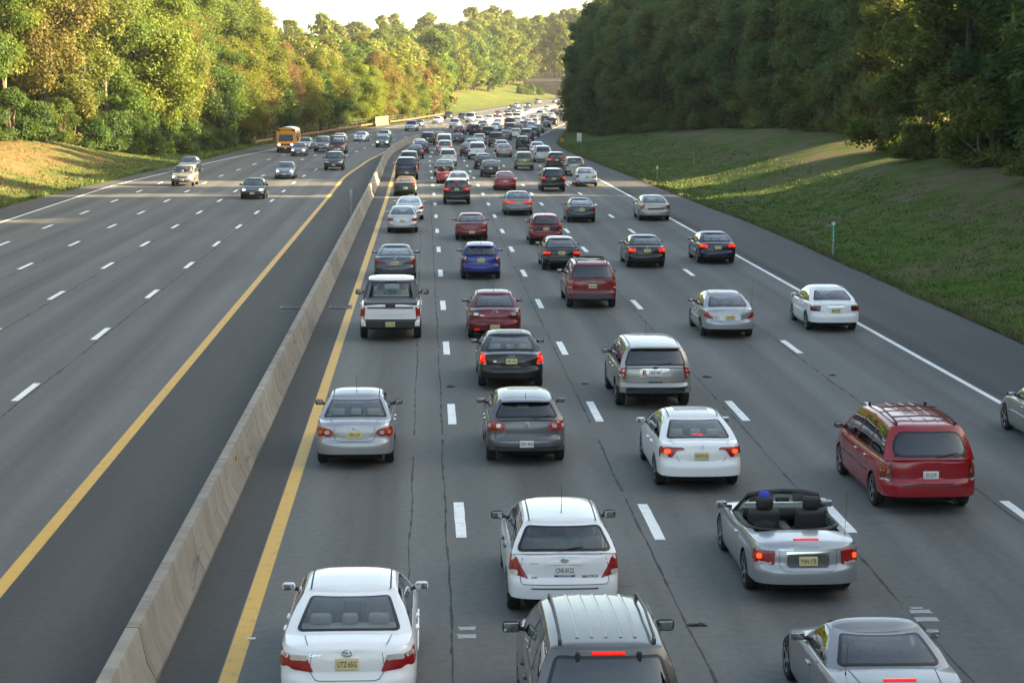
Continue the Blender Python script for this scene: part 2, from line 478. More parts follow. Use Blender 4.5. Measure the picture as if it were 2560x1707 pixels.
def panel(mb, fn, poly, off=.004, mi=0, border=None, bmi=1, skirt=.012, cen=None, loops=(.66, .33)):
    """a curved plate on surface fn with outline poly; border=(width) puts a ring of material bmi round it"""
    c = Vector((sum(p[0] for p in poly) / len(poly), sum(p[1] for p in poly) / len(poly))) if cen is None else Vector(cen)
    e = .004
    flip = 1
    def P(a, b, o):
        p = fn(a, b); n = (fn(a + e, b) - fn(a - e, b)).cross(fn(a, b + e) - fn(a, b - e))
        if n.length < 1e-12: return p
        n.normalize(); return p + n * o * flip
    # outward = away from the car's axis
    p = fn(*c); n = (fn(c[0] + e, c[1]) - fn(c[0] - e, c[1])).cross(fn(c[0], c[1] + e) - fn(c[0], c[1] - e))
    ref = p - panel.mid
    flip = 1 if n.dot(ref) > 0 else -1
    def sc(k): return [(c[0] + (a - c[0]) * k, c[1] + (b - c[1]) * k) for a, b in poly]
    rings = []
    if skirt: rings.append(([P(a, b, off - skirt) for a, b in poly], bmi if border else mi))
    rings.append(([P(a, b, off) for a, b in poly], mi))
    inner = poly
    if border:
        inner = []
        L = len(poly)
        for i in range(L):
            a, b, d_ = Vector(poly[i - 1]), Vector(poly[i]), Vector(poly[(i + 1) % L])
            t = (d_ - a).normalized(); nn = Vector((-t.y, t.x))
            if nn.dot(c - b) < 0: nn = -nn
            inner.append(tuple(b + nn * border))
        rings[-1] = (rings[-1][0], bmi)
        rings.append(([P(a, b, off) for a, b in inner], mi))
    for k in loops:
        rings.append(([P(c[0] + (a - c[0]) * k, c[1] + (b - c[1]) * k, off) for a, b in inner], mi))
    b0 = len(mb.v); n = len(poly)
    for r, _ in rings: mb.v += [tuple(q) for q in r]
    mb.v.append(tuple(P(c[0], c[1], off)))
    for i in range(len(rings) - 1):
        for j in range(n):
            k = (j + 1) % n
            q = [b0 + i * n + j, b0 + i * n + k, b0 + (i + 1) * n + k, b0 + (i + 1) * n + j]
            mb.f.append(q if flip > 0 else q[::-1]); mb.m.append(rings[i][1])
    l = b0 + (len(rings) - 1) * n
    for j in range(n):
        q = [l + j, l + (j + 1) % n, b0 + len(rings) * n]
        mb.f.append(q if flip > 0 else q[::-1]); mb.m.append(mi)
panel.mid = Vector((0, 2.2, .5))

def line(mb, fn, pts, wd=.012, off=.002, mi=0):
    """a thin strip along a polyline on surface fn (panel gaps, mouldings)"""
    Q = []
    for i in range(len(pts) - 1):
        a, b = Vector(pts[i]), Vector(pts[i + 1]); k = max(1, int((b - a).length / .1))
        Q += [a + (b - a) * j / k for j in range(k)]
    Q.append(Vector(pts[-1])); rows = []
    for i, p in enumerate(Q):
        t = (Q[min(i + 1, len(Q) - 1)] - Q[max(i - 1, 0)]).normalized(); n = Vector((-t.y, t.x)) * wd / 2
        row = []
        for s_ in (-1, 1):
            v = fn(*(p + n * s_)); o = v - panel.mid; o.y *= .3
            # push out along the surface normal
            e = .004; a, b = p + n * s_
            nn = (fn(a + e, b) - fn(a - e, b)).cross(fn(a, b + e) - fn(a, b - e)); nn.normalize()
            if nn.dot(v - panel.mid) < 0: nn = -nn
            row.append(v + nn * off)
        rows.append(row)
    mb.grid(rows, mi)

# taillight outlines: q as a fraction of the half width, z as a fraction between bottom and top
TAILS = {
 'wide':  [(.57, .10), (1.16, .0), (1.22, .72), (.98, 1.0), (.62, .92)],
 'camry': [(.50, .0), (1.06, .20), (1.24, .42), (1.24, 1.0), (1.0, .84), (.60, .66)],
 'oval':  [(.56, .30), (.66, .05), (1.0, .0), (1.18, .25), (1.20, .75), (1.08, 1.0), (.78, .92), (.60, .70)],
 'tall':  [(.84, .0), (1.16, .0), (1.20, 1.0), (.86, 1.0)],
 'slant': [(.80, .0), (1.10, .10), (1.22, 1.0), (.92, .96)],
 'tri':   [(.66, .0), (1.16, .30), (1.26, 1.0), (.92, .88)],
 'civic': [(.42, .78), (.62, .70), (.72, .02), (1.12, .0), (1.20, .60), (1.12, .98), (.5, 1.0)],
 'box':   [(.64, .0), (1.14, .0), (1.18, 1.0), (.64, 1.0)],
 'strip': [(.30, .0), (1.12, .0), (1.16, 1.0), (.30, 1.0)],
 'pick':  [(.86, .0), (1.06, .0), (1.08, 1.0), (.86, 1.0)],
 'small': [(.78, .0), (1.12, .0), (1.18, 1.0), (.78, 1.0)],
}
CACHE = {}
def text_mesh(txt, size, mat, sx=1.0, bold=0.0):
    cu = bpy.data.curves.new('lettering', 'FONT'); cu.body = txt; cu.size = size
    cu.align_x = 'CENTER'; cu.align_y = 'CENTER'; cu.resolution_u = 2; cu.offset = bold
    ob = bpy.data.objects.new('lettering', cu)
    me = bpy.data.meshes.new_from_object(ob)
    bpy.data.objects.remove(ob); bpy.data.curves.remove(cu)
    for v in me.vertices: v.co = (v.co.x * sx, 0, v.co.y)     # faces -y
    me.materials.clear(); me.materials.append(mat)
    return me

def wheel_meshes(rad, wid):
    k = ('wheel', round(rad, 3), round(wid, 3))
    if k not in CACHE:
        mb = MB(); h = wid / 2
        mb.lathe([(rad * .62, h * .96), (rad * .70, h), (rad * .9, h), (rad * .975, h * .82), (rad, h * .5), (rad, -h * .5), (rad * .975, -h * .82), (rad * .9, -h), (rad * .62, -h * .9)], n=22)
        ty = mb.mesh('tyre', M['rubber'])
        mb = MB()
        mb.lathe([(rad * .66, h * .98), (rad * .63, h * .9), (rad * .58, h * .55), (.02, h * .35)], n=20, mi=1)
        for i in range(5):
            a = 2 * math.pi * i / 5
            P = [(.05, .12), (rad * .62, .075), (rad * .62, -.075), (.05, -.12)]
            pts = []
            for rr, tw in P:
                aa = a + tw * (rad * .3 / max(rr, .09)) if rr < .1 else a + tw / rad * .9
                pts.append((h * (.97 if rr > .1 else .88), rr * math.cos(aa), rr * math.sin(aa)))
            mb.face(pts, 0)
        mb.lathe([(rad * .66, h * 1.0), (rad * .60, h * .93)], n=20)
        mb.lathe([(.085, h * .9), (.06, h * .95), (0.001, h * .95)], n=10)
        CACHE[k] = (ty, mb.mesh('rim', [M['alloy'], M['under']]))
    return CACHE[k]

def plate_mesh(mat):
    k = ('plate', mat)
    if k not in CACHE:
        mb = MB(); mb.rbox((0, 0, 0), (.305, .012, .152), .01); CACHE[k] = mb.mesh('license_plate', M[mat])
    return CACHE[k]

class Kit:
    """the meshes of one vehicle and how they nest; put() makes objects of them"""
    def __init__(s): s.parts = []
    def add(s, name, me, par=None, loc=(0, 0, 0), rot=(0, 0, 0), scale=None):
        s.parts.append((name, me, par, loc, rot, scale)); return len(s.parts) - 1
    def put(s, root, color):
        obs = []
        for name, me, par, loc, rot, scale in s.parts:
            o = bpy.data.objects.new(name, me); COL.objects.link(o)
            o.parent = root if par is None else obs[par]
            o.location = loc; o.rotation_euler = rot
            if scale: o.scale = scale
            o.color = (*color, 1); obs.append(o)
        return obs

def build_car(**P):
    c = Car(**P); lod = P.get('lod', 1); K = Kit(); t = P['t']
    panel.mid = Vector((0, c.L * .5, .55 * c.H))
    pm = M['metal' if P.get('metal', 1) else 'solid']
    O = (0, -c.ro, 0)                                    # origin under the rear axle
    W2 = c.W / 2
    conv = P.get('open_top'); roadster = P.get('soft')
    # ---------------- lower body
    lv = [0, .05, .12, .22, .32, .42, .52, .60, .66, .72, .80, .87, .92, .96, .985, 1.0] if lod > 0 else [0, .1, .25, .42, .58, .66, .74, .86, .95, 1.0]
    mb = MB()
    cock = P.get('cockpit') or ((c.g[0] + .08, c.g[3] - .32) if (lod > 0 and not P.get('opaque')) else None)
    for sg in (1, -1):
        rows = []
        for f in lv:
            row = []
            for x, y in c.base:
                zb = c.zb(y); zt = c.zt(y)
                row.append(c.skin(sg * x, y, zb + f * (zt - zb)))
            rows.append(row)
        mb.grid(rows, 0, flip=(sg < 0))
    TX = [-1, -.96, -.86, -.6, -.3, 0, .3, .6, .86, .96, 1]
    cap = []
    for x, y in c.base:
        p = c.skin(x, y, c.zt(y)); k = min(1, x / .5)
        cap.append([Vector((p.x * q, p.y, p.z + c.crown * (1 - abs(q) ** 2.4) * k)) for q in TX])
    b = len(mb.v); n = len(TX)
    for r_ in cap: mb.v += [tuple(q) for q in r_]
    for i in range(len(cap) - 1):
        for j in range(n - 1):
            ym = (cap[i][j].y + cap[i + 1][j].y) / 2
            if cock and cock[0] < ym < cock[1] and 2 <= j <= n - 4: continue
            mb.f.append([b + i * n + j, b + i * n + j + 1, b + (i + 1) * n + j + 1, b + (i + 1) * n + j]); mb.m.append(0)
    body = K.add('body', mb.mesh('body', pm, 38, .0008, O))
    mb = MB()
    ut = min(.62, c.zt(c.L - .35) - .14)
    mb.box((0, c.L / 2, (c.sill + ut) / 2 + .02), (c.W * .70, c.L - .56, ut - c.sill))
    mb.box((0, .32, (c.sill + .62) / 2 + .03), (c.W * .62, .3, .4 - c.sill * .5))
    K.add('underbody', mb.mesh('underbody', M['under'], 0, 0, O))
    # ---------------- cabin
    hs = [0, c.h0 + .02, .3, .55, c.h1 - .03, .965, 1.0] if lod > 0 else [0, .5, 1.0]
    us = [('r', u) for u in (0, .25, .48, .66, .80, .87, .93, .97)] + [('s', 1.0)]
    edges = []
    for v0, v1 in c.win: edges += [v0 + .012, (v0 + v1) / 2, v1 - .012]
    us += [('s', 1 + v) for v in sorted(edges)] + [('s', 2.0)] + [('f', u) for u in (.97, .9, .6, .3, 0)]
    wside = [(v0, v1) for v0, v1 in c.win]
    hollow = lod > 0 and not P.get('opaque')
    rw = P.get('rw', .84)
    gm = M['tan'] if P.get('soft') == 'tan' else (M['black'] if P.get('soft') else pm)
    if not conv:
        mb = MB()
        for sg in (1, -1):
            pts = [[c.cab(k, sg * u, h) for k, u in us] for h in hs]
            b = len(mb.v)
            for r_ in pts: mb.v += [tuple(q) for q in r_]
            nn = len(us)
            for i in range(len(hs) - 1):
                for j in range(nn - 1):
                    if hollow and hs[i] >= c.h0 and hs[i + 1] <= c.h1 + .001:
                        (k0, u0), (k1, u1) = us[j], us[j + 1]
                        if k0 == 'r' and k1 == 'r' and u1 <= min(rw, .9) - .02: continue
                        if k0 == 'f' and k1 == 'f' and u0 <= .92: continue
                        if k0 == 's' and k1 == 's' and any(v0 < (u0 + u1) / 2 - 1 < v1 for v0, v1 in c.win): continue
                    q = [b + i * nn + j, b + i * nn + j + 1, b + (i + 1) * nn + j + 1, b + (i + 1) * nn + j]
                    mb.f.append(q if sg > 0 else q[::-1]); mb.m.append(0)
        if P.get('cabmat'):
            K.add('cab_frame', mb.mesh('cab_frame', M[P['cabmat']], 42, .0008, O)); mb = MB()
        # roof
        edge = [c.cab(k, u, 1.0) for k, u in us]
        TR = [-1, -.985, -.95, -.85, -.6, -.3, 0, .3, .6, .85, .95, .985, 1]
        rows = []
        for p in edge:
            k = min(1, abs(p.x) / .35)
            dy = min(p.y - c.g[1], c.g[2] - p.y)
            ez = min(1.0, max(0.0, dy / .12)) ** .5
            rows.append([Vector((p.x * q, p.y, p.z + .055 * (1 - abs(q) ** 5) * k * (.25 + .75 * ez))) for q in TR])
        mb.grid(rows, 0)
        cabp = K.add('soft_top' if P.get('soft') else 'roof', mb.mesh('cabin', gm, 42, .0008, O))
    # ---------------- panes
    pane = M['glass'] if hollow else M['glass_far']
    priv = M['glass_dark'] if P.get('privacy') and hollow else pane
    def rail(f, a, b): return f
    if not conv:
        mb = MB(); pl, fn = c.wpanel('r', -rw, rw, P.get('rh0', c.h0), P.get('rh1', c.h1))
        panel(mb, fn, roundpoly(pl, P.get('rr', .09)), .009, 0, .045 if lod else .05, 1, skirt=.02, cen=((pl[1][0]) / 2, pl[2][1] / 2), loops=(.85, .6, .3))
        K.add('rear_window', mb.mesh('rear_window', [priv, M['frit']], 30, 0, O))
        mb = MB(); pl, fn = c.wpanel('f', -.93, .93, c.h0 * .5, .92)
        panel(mb, fn, roundpoly(pl, .08), .004, 0, .04, 1)
        K.add('windshield', mb.mesh('windshield', [pane, M['frit']], 30, 0, O))
        if not P.get('soft'):
            for sg in (1, -1):
                for i, (v0, v1) in enumerate(c.win):
                    mb = MB(); pl, fn = c.wpanel('s', sg * (1 + v0), sg * (1 + v1), c.h0, c.h1)
                    panel(mb, fn, roundpoly(pl, .05), .004, 0, .022, 1)
                    front = i == len(c.win) - 1
                    K.add('side_window', mb.mesh('side_window', [pane if front else priv, M['frit']], 30, 0, O))
    # ---------------- cabin fittings
    seat = M['seat_' + P.get('seat', 'grey')]
    if hollow and not conv:
        mb = MB(); zf = c.zt(c.g[0] + .2)
        mb.box((0, (c.g[0] + c.g[3]) / 2, .46), (c.W * .8, c.g[3] - c.g[0], .04), 1)
        y0 = c.g[0]
        if t in ('sedan', 'coupe'):
            mb.box((0, y0 + .30, zf - .045), (c.W * .84, .62, .03), 0)
            yr = y0 + .66 if not P.get('two_seat') else y0 - .45
            if not P.get('two_seat'): mb.rbox((0, yr + .03, zf - .25), (c.W * .74, .17, .50), .06, 0, tilt=.2)
            rear = [] if P.get('two_seat') else [(-.40, .30), (0, .22), (.40, .30)] if P.get('heads', 3) == 3 else [(-.38, .28), (.38, .28)]
            for x, wd in rear: mb.rbox((x, yr - .02, zf + .075), (wd, .11, .15), .045, 0, tilt=.15)
        else:
            yr = y0 + .9
            mb.rbox((0, yr, zf - .22), (c.W * .72, .16, .62), .06, 0, tilt=.15)
            for x in (-.4, .4): mb.rbox((x, yr - .04, zf + .17), (.26, .10, .15), .045, 0, tilt=.15)
        yf = yr + .92
        for x in (-.38, .38):
            mb.rbox((x, yf, zf - .14), (.50, .16, .66), .07, 0, tilt=.18)
            mb.rbox((x, yf - .06, min(zf + .27, c.H - .24)), (.27, .11, .18), .05, 0, tilt=.15)
        mb.box((0, c.g[3] - .58, c.zt(c.g[3]) - .10), (c.W * .70, .44, .14), 1)
        mb.lathe([(.17, 0), (.185, .012), (.17, .024)], 'y', (-.38, c.g[3] - .86, c.zt(c.g[3]) - .03), 14, 1)
        K.add('seats', mb.mesh('seats', [seat, M['cabin']], 40, 0, O))
    # ---------------- wheels
    ww = P.get('tw', .205 if c.tyre < .34 else .235)
    ty, rim = wheel_meshes(c.tyre, ww)
    for sg in (1, -1):
        for ya in c.axles:
            i = K.add('wheel', ty, None, (sg * (W2 * c.plan(ya) - ww / 2 - .012), ya - c.ro, c.tyre), (0, 0, 0 if sg > 0 else math.pi))
            if lod > 0 or ya == c.axles[0]: K.add('rim', rim, i)
    # ---------------- tail lamps
    tl = P.get('tl', 'wide'); z0, z1 = P.get('tz', (.70, .86))
    on = P.get('brake'); lens = M['red_on'] if on == 2 else M['red']
    if P.get('lens'): lens = M[P['lens']]
    def sub(poly, k0, k1, j0, j1):
        us_ = [p[0] for p in poly]; vs_ = [p[1] for p in poly]
        a, b_, d0, d1 = min(us_), max(us_), min(vs_), max(vs_)
        return rect(a + (b_ - a) * k0, d0 + (d1 - d0) * j0, a + (b_ - a) * k1, d0 + (d1 - d0) * j1)
    for sg in (1, -1):
        base = [(sg * q * W2, z0 + z * (z1 - z0)) for q, z in TAILS[tl]]
        off = (0, 0, 0)
        mb = MB(); panel(mb, c.tail, roundpoly(base, .03), .012, 0, skirt=.03)
        i = K.add('taillight', mb.mesh('taillight', lens, 35, 0, O))
        if lod > 0:
            for (k0, k1, j0, j1, mt) in P.get('lens_bits', [(.25, .46, .2, .5, 'clear')]):
                if sg < 0: pass
                mb = MB(); panel(mb, c.tail, roundpoly(sub(base, k0, k1, j0, j1) if sg > 0 else sub(base, 1 - k1, 1 - k0, j0, j1), .05), .016, 0, skirt=.008, loops=())
                K.add('lamp_lens', mb.mesh('lamp_lens', M[mt], 35, 0, O), i)
            if on:
                mb = MB(); kk = (.45, .66) if sg > 0 else (.34, .55)
                panel(mb, c.tail, roundpoly(sub(base, kk[0], kk[1], .38, .76), .05), .018, 0, skirt=.008, loops=())
                K.add('brake_bulb', mb.mesh('brake_bulb', M['hot_on'], 35, 0, O), i)
    if P.get('chmsl'):                                        # high brake lamp
        mb = MB(); h = P.get('chz', None)
        if P['chmsl'] == 'roof':
            p = c.cab('r', 0, .955); mb.rbox((0, p.y - .012, p.z), (P.get('chw', .40), .05, .045), .02)
        elif P['chmsl'] == 'shelf':
            p = c.cab('r', 0, .10); mb.rbox((0, p.y + .16, p.z + .03), (.22, .06, .04), .015)
        else:
            p = c.deck(0, .22); mb.rbox((0, p.y + .1, p.z + .005), (.42, .05, .03), .012)
        K.add('high_brake_light', mb.mesh('high_brake_light', M['red_on' if on else 'darkred'], 35, 0, O))
    # ---------------- plate, badge, garnish
    pz = P.get('pz', (z0 + z1) / 2 - .03); pc = P.get('plate', 'plate_nj')
    if P.get('recess', lod > 0):
        mb = MB(); panel(mb, c.tail, roundpoly(rect(-P.get('rcw', .30), pz - .10, P.get('rcw', .30), pz + .105), .05), .003, 0, skirt=0)
        K.add('plate_recess', mb.mesh('plate_recess', M[P['recm']] if P.get('recm') else pm, 35, 0, O))
    yy = [c.tail(0, pz + dz).y for dz in (-.08, -.04, 0, .04, .08)]
    sl = math.atan2(yy[4] - yy[0], .16)
    if max(yy) - min(yy) > .045: sl = 0.0
    p = Vector((0, min(y_ - sl * dz for y_, dz in zip(yy, (-.08, -.04, 0, .04, .08))), pz))
    loc = Vector((0, p.y - .014 - c.ro, pz))
    i = K.add('license_plate', plate_mesh(pc), None, loc, (-sl, 0, 0))
    if P.get('text') and lod > 0:
        K.add('plate_lettering', text_mesh(P['text'], .105, M['ink'], .62, .0012), i, (0, -.0075, -.004))
    for tx, px_, pz_, sz, mt, sx in P.get('badges', []):
        q = c.tail(px_, pz_); sl2 = math.atan2(c.tail(px_, pz_ + .03).y - c.tail(px_, pz_ - .03).y, .06)
        yaw = math.atan2(c.tail(px_ + .05, pz_).y - c.tail(px_ - .05, pz_).y, .1)
        K.add('badge_lettering', text_mesh(tx, sz, M[mt], sx, .001), None, (q.x, q.y - .009 - c.ro, pz_), (-sl2, 0, yaw))
    if P.get('emblem'):
        ez, er, kind = P['emblem']; q = c.tail(0, ez); mb = MB()
        def ring(rx, rz, cx=0, cz=0, th=.007):
            mb.tube([(cx + rx * math.cos(a), 0, cz + rz * math.sin(a)) for a in [k * math.pi / 8 for k in range(17)]], th, 5)
        if kind == 'ovals': ring(er * 1.25, er * .85); ring(er * .45, er * .8, 0, 0, .006); ring(er * 1.0, er * .35, 0, er * .35, .006)
        elif kind == 'round':
            ring(er, er); mb.tube([(-er * .5, 0, er * .6), (-er * .15, 0, -er * .6), (0, 0, 0), (er * .15, 0, -er * .6), (er * .5, 0, er * .6)], .006, 5)
        elif kind == 'wing':
            ring(er * 1.2, er); mb.tube([(-er * 1.1, 0, er * .2), (-er * .4, 0, -.3 * er), (0, 0, er * .1), (er * .4, 0, -.3 * er), (er * 1.1, 0, er * .2)], .008, 5)
        elif kind == 'h':
            for sx in (-1, 1): mb.tube([(sx * er * .75, 0, er), (sx * er * .5, 0, 0), (sx * er * .55, 0, -er)], .009, 5)
            mb.tube([(-er * .5, 0, 0), (er * .5, 0, 0)], .009, 5)
        elif kind == 'oval_blue':
            ring(er * 1.7, er * .72)
        sl2 = math.atan2(c.tail(0, ez + .03).y - c.tail(0, ez - .03).y, .06)
        if kind == 'oval_blue':
            mb.lathe([(0.001, -.006), (1, -.006), (1, .004)], 'y', (0, 0, 0), 18, 1)
            nv = len(mb.v); mb.v[-54:] = [(x * er * 1.7, y, z * er * .72) for x, y, z in mb.v[-54:]]
        K.add('emblem', mb.mesh('emblem', [M['chrome'], M['plate_navy']], 40), None, (0, q.y - .012 - c.ro, ez), (-sl2, 0, 0))
    if P.get('garnish'):
        gz, gw_, mt = P['garnish']; q = c.tail(0, gz); mb = MB()
        panel(mb, c.tail, roundpoly(rect(-gw_, gz - .018, gw_, gz + .018), .015), .016, 0, skirt=.03)
        K.add('trunk_garnish', mb.mesh('trunk_garnish', M[mt] if mt != 'body' else pm, 35, 0, O))
    if P.get('cladding'):                                      # dark lower bumper
        ca, cb, mt = P['cladding']; mb = MB()
        panel(mb, c.tail, roundpoly(rect(-W2 * 1.35, ca, W2 * 1.35, cb), .03), .010, 0, skirt=.02, loops=(.8, .6, .4, .2))
        K.add('rear_bumper', mb.mesh('rear_bumper', M[mt], 35, 0, O))
    if lod > 0:                                                # panel gaps, exhaust, handles
        def seam(fn, pts, wd=.009):
            mb = MB(); line(mb, fn, pts, wd, .0025); K.add('seam', mb.mesh('seam', M['seam'], 0, 0, O))
        if t in ('sedan', 'coupe') and not P.get('noseam'):
            a = P.get('lidw', .56) * W2; zz = (z0 - .08)
            seam(c.tail, [(-a, c.deckz - .06), (-a * .98, z0), (-a * .85, zz), (-a * .75, zz - .015), (a * .75, zz - .015), (a * .85, zz), (a * .98, z0), (a, c.deckz - .06)])
            if not conv:
                for sg in (1, -1): seam(c.deck, [(sg * a, c.rt_(c.deckz) + .03), (sg * a * 1.12, c.g[0] - .02)])
        elif t in ('suv', 'hatch', 'minivan'):
            a = W2 * .82; zz = max(c.sill + .38, z0 - .18) if t != 'suv' else c.sill + .42
            seam(c.tail, [(-a, c.deckz - .05), (-a, zz + .04), (-a * .95, zz), (a * .95, zz), (a, zz + .04), (a, c.deckz - .05)], .011)
        for sg in (1, -1):
            for y in ([c.ro + .45 * c.wb - .1, c.ro + c.wb - c.ra - .08, c.ro + c.ra + .12] if t != 'coupe' else [c.ro + c.wb - c.ra - .05, c.ro + c.ra + .3]):
                seam(c.flank(sg), [(y, c.sill + .12), (y, c.zt(y) - .05)], .010)
        mb = MB(); q = c.tail(.42 * W2, c.sill + .02)
        for sx in P.get('pipes', (.55,)):
            mb.lathe([(.032, -.03), (.036, -.03), (.036, .18), (.001, .17)], 'y', (sx * W2, q.y + .05, c.sill + .03), 10)
        K.add('exhaust_pipe', mb.mesh('exhaust_pipe', M['trim'], 40, 0, O))
        for sg in (1, -1):
            mb = MB()
            for y in ([c.ro + .45 * c.wb + .06, c.ro + c.ra + .24] if t != 'coupe' else [c.ro + c.ra + .42]):
                y = min(y, c.ro + c.wb - c.ra - .5)
                zz = c.zt(y) - .13; v = c.skin(sg, y, zz); mb.rbox((v.x + sg * .012, y, zz), (.045, .19, .035), .014)
            K.add('door_handle', mb.mesh('door_handle', pm if not P.get('black_handles') else M['black'], 40, 0, O))
    if P.get('strip'):
        for sg in (1, -1):
            mb = MB(); zz = P.get('stripz', .58 * c.H / 1.46)
            panel(mb, c.flank(sg), roundpoly(rect(c.ro + c.ra + .05, zz - .025, c.ro + c.wb - c.ra - .05, zz + .025), .015), .012, 0, skirt=.02, loops=(.8, .6, .4, .2))
            K.add('side_moulding', mb.mesh('side_moulding', pm if P['strip'] == 'body' else M[P['strip']], 35, 0, O))
    # ---------------- mirrors
    if lod > 0 or P.get('mir'):
        mm = pm if P.get('mirror_body', 1) else M['black']
        ym = c.g[3] - .42; zm = c.zt(ym) + .08; s_ = P.get('mirs', 1.0)
        for sg in (1, -1):
            mb = MB(); x0 = c.gb * .97
            mb.rbox((x0 + .145 * s_, 0, 0), (.195 * s_, .10, .13 * s_), .05, n=3)
            mb.tube([(x0 - .04, .02, -.05), (x0 + .09, .01, -.03)], [.035, .03], 6, 1)
            i = K.add('side_mirror', mb.mesh('side_mirror', [mm, M['black']], 45, 0, (0, 0, 0)), None, (0, ym - c.ro, zm), (0, 0, 0), None if sg > 0 else (-1, 1, 1))
            mb = MB(); mb.rbox((x0 + .145 * s_, -.048, 0), (.155 * s_, .012, .095 * s_), .03, tilt=.05)
            K.add('mirror_glass', mb.mesh('mirror_glass', M['mirror'], 45), i)
    # ---------------- nose
    hz = c.zt(c.L - .5) - .13 if t in ('sedan', 'coupe', 'hatch', 'minivan') else c.zt(c.L - .3) - .17
    if P.get('face') or P.get('nose_lod', 0):
        lit = P.get('lights'); gr = P.get('grille', 'black')
        for sg in (1, -1):
            mb = MB(); poly = [(sg * .52 * W2, hz - .06), (sg * 1.0 * W2, hz - .03), (sg * 1.22 * W2, hz + .08), (sg * .98 * W2, hz + .09), (sg * .56 * W2, hz + .05)]
            panel(mb, c.nose, roundpoly(poly, .03), .012, 0, skirt=.03)
            i = K.add('headlight', mb.mesh('headlight', M['lamp'], 35, 0, O))
            if lit:
                mb = MB(); v = c.nose(sg * .80 * W2, hz + .01); mb.lathe([(0.001, .05), (.075, .045), (.085, .0), (.08, -.1)], 'y', tuple(v), 12)
                K.add('headlight_bulb', mb.mesh('headlight_bulb', M['lamp_on'], 40, 0, O), i)
        mb = MB(); panel(mb, c.nose, roundpoly(rect(-.46 * W2, hz - .10, .46 * W2, hz + .04), .03), .008, 0, .016, 1, skirt=.02)
        K.add('grille', mb.mesh('grille', [M['black'], M['chrome']], 35, 0, O))
        mb = MB(); zl = c.sill + .12; panel(mb, c.nose, roundpoly(rect(-.62 * W2, zl - .06, .62 * W2, zl + .07), .04), .008, 0, skirt=.02)
        K.add('bumper_intake', mb.mesh('bumper_intake', M['black'], 35, 0, O))
        if P.get('front_bumper'):
            mb = MB(); panel(mb, c.nose, roundpoly(rect(-W2 * 1.2, c.sill + .05, W2 * 1.2, c.sill + .27), .05), .02, 0, skirt=.03, loops=(.8, .6, .4, .2))
            K.add('front_bumper', mb.mesh('front_bumper', M[P['front_bumper']], 35, 0, O))
        v = c.nose(0, c.sill + .24); K.add('front_plate', plate_mesh(pc), None, (0, v.y + .02 - c.ro, c.sill + .24))
    # ---------------- extras
    for ex in P.get('extras', []):
        mb = MB(); nm = ex[0]
        if nm == 'antenna':
            y, ln, lean = ex[1:]; z = c.roofz(y) + .05
            mb.tube([(0, y, z - .01), (0, y, z + .03), (0, y - lean, z + ln)], [.02, .006, .003], 5); K.add('antenna', mb.mesh('antenna', M['black'], 40, 0, O))
        elif nm == 'mast':
            x, y, ln = ex[1:]; p = c.deck(x, y); mb.tube([tuple(p), (x, y, p.z + .03), (x + .01, y - .06, p.z + ln)], [.014, .004, .003], 5); K.add('antenna', mb.mesh('antenna', M['black'], 40, 0, O))
        elif nm == 'ditches':                                   # black roof mouldings
            for sg in (1, -1):
                a, b_ = c.g[1] + .06, c.g[2] - .1; x = sg * c.gt * .90
                pts = [(x, a + (b_ - a) * k / 8, c.roofz(a + (b_ - a) * k / 8) + .055 * (1 - .9 ** 5) + .003) for k in range(9)]
                mb.grid([[(q[0] - .011, q[1], q[2]) for q in pts], [(q[0] + .011, q[1], q[2]) for q in pts]])
            K.add('roof_moulding', mb.mesh('roof_moulding', M['seam'], 30, 0, O))
        elif nm == 'rails':                                     # roof rails with feet
            for sg in (1, -1):
                mb = MB(); a, b_ = c.g[1] + .15, c.g[2] - .25; x = sg * c.gt * .84
                zz = lambda y: c.roofz(y) + .055 * (1 - .84 ** 5)
                mb.tube([(x, a, zz(a) - .01), (x, a + .1, zz(a) + .075), (x, (a + b_) / 2, zz((a + b_) / 2) + .085), (x, b_ - .1, zz(b_) + .075), (x, b_, zz(b_) - .01)], [.024, .020, .018, .020, .024], 6)
                for y in (a + .04, b_ - .04): mb.rbox((x, y, zz(y) + .03), (.045, .12, .07), .02)
                K.add('roof_rail', mb.mesh('roof_rail', M[ex[1]], 45, 0, O))
            for y in ex[2] if len(ex) > 2 else []:
                mb = MB(); mb.tube([(-c.gt * .84, y, c.roofz(y) + .09), (0, y, c.roofz(y) + .115), (c.gt * .84, y, c.roofz(y) + .09)], .018, 6)
                K.add('roof_crossbar', mb.mesh('roof_crossbar', M[ex[3] if len(ex) > 3 else 'trim'], 45, 0, O))
        elif nm == 'ribs':                                      # pressed ribs along the roof panel
            for x in ex[1]:
                mb = MB(); a, b_ = c.g[1] + .3, c.g[2] - .15
                rows = [[(x * c.gt + dx, a + (b_ - a) * k / 8, c.roofz(a + (b_ - a) * k / 8) + .055 * (1 - abs(x) ** 5) + dz) for dx, dz in ((-.022, .0005), (-.014, .006), (.014, .006), (.022, .0005))] for k in range(9)]
                mb.grid(rows); K.add('roof_rib', mb.mesh('roof_rib', pm, 60, 0, O))
        elif nm == 'sunroof':
            a, b_ = c.g[2] - .75, c.g[2] - .22
            rows = [[(x * c.gt * .62, y, c.roofz(y) + .055 * (1 - abs(x * .62) ** 5) + .004) for x in (-1, -.5, 0, .5, 1)] for y in (a, (a + b_) / 2, b_)]
            mb.grid(rows); K.add('sunroof', mb.mesh('sunroof', M['frit'], 30, 0, O))
        elif nm == 'wiper':
            p = c.cab('r', ex[1], .09); q = c.cab('r', ex[1] + ex[2], .2)
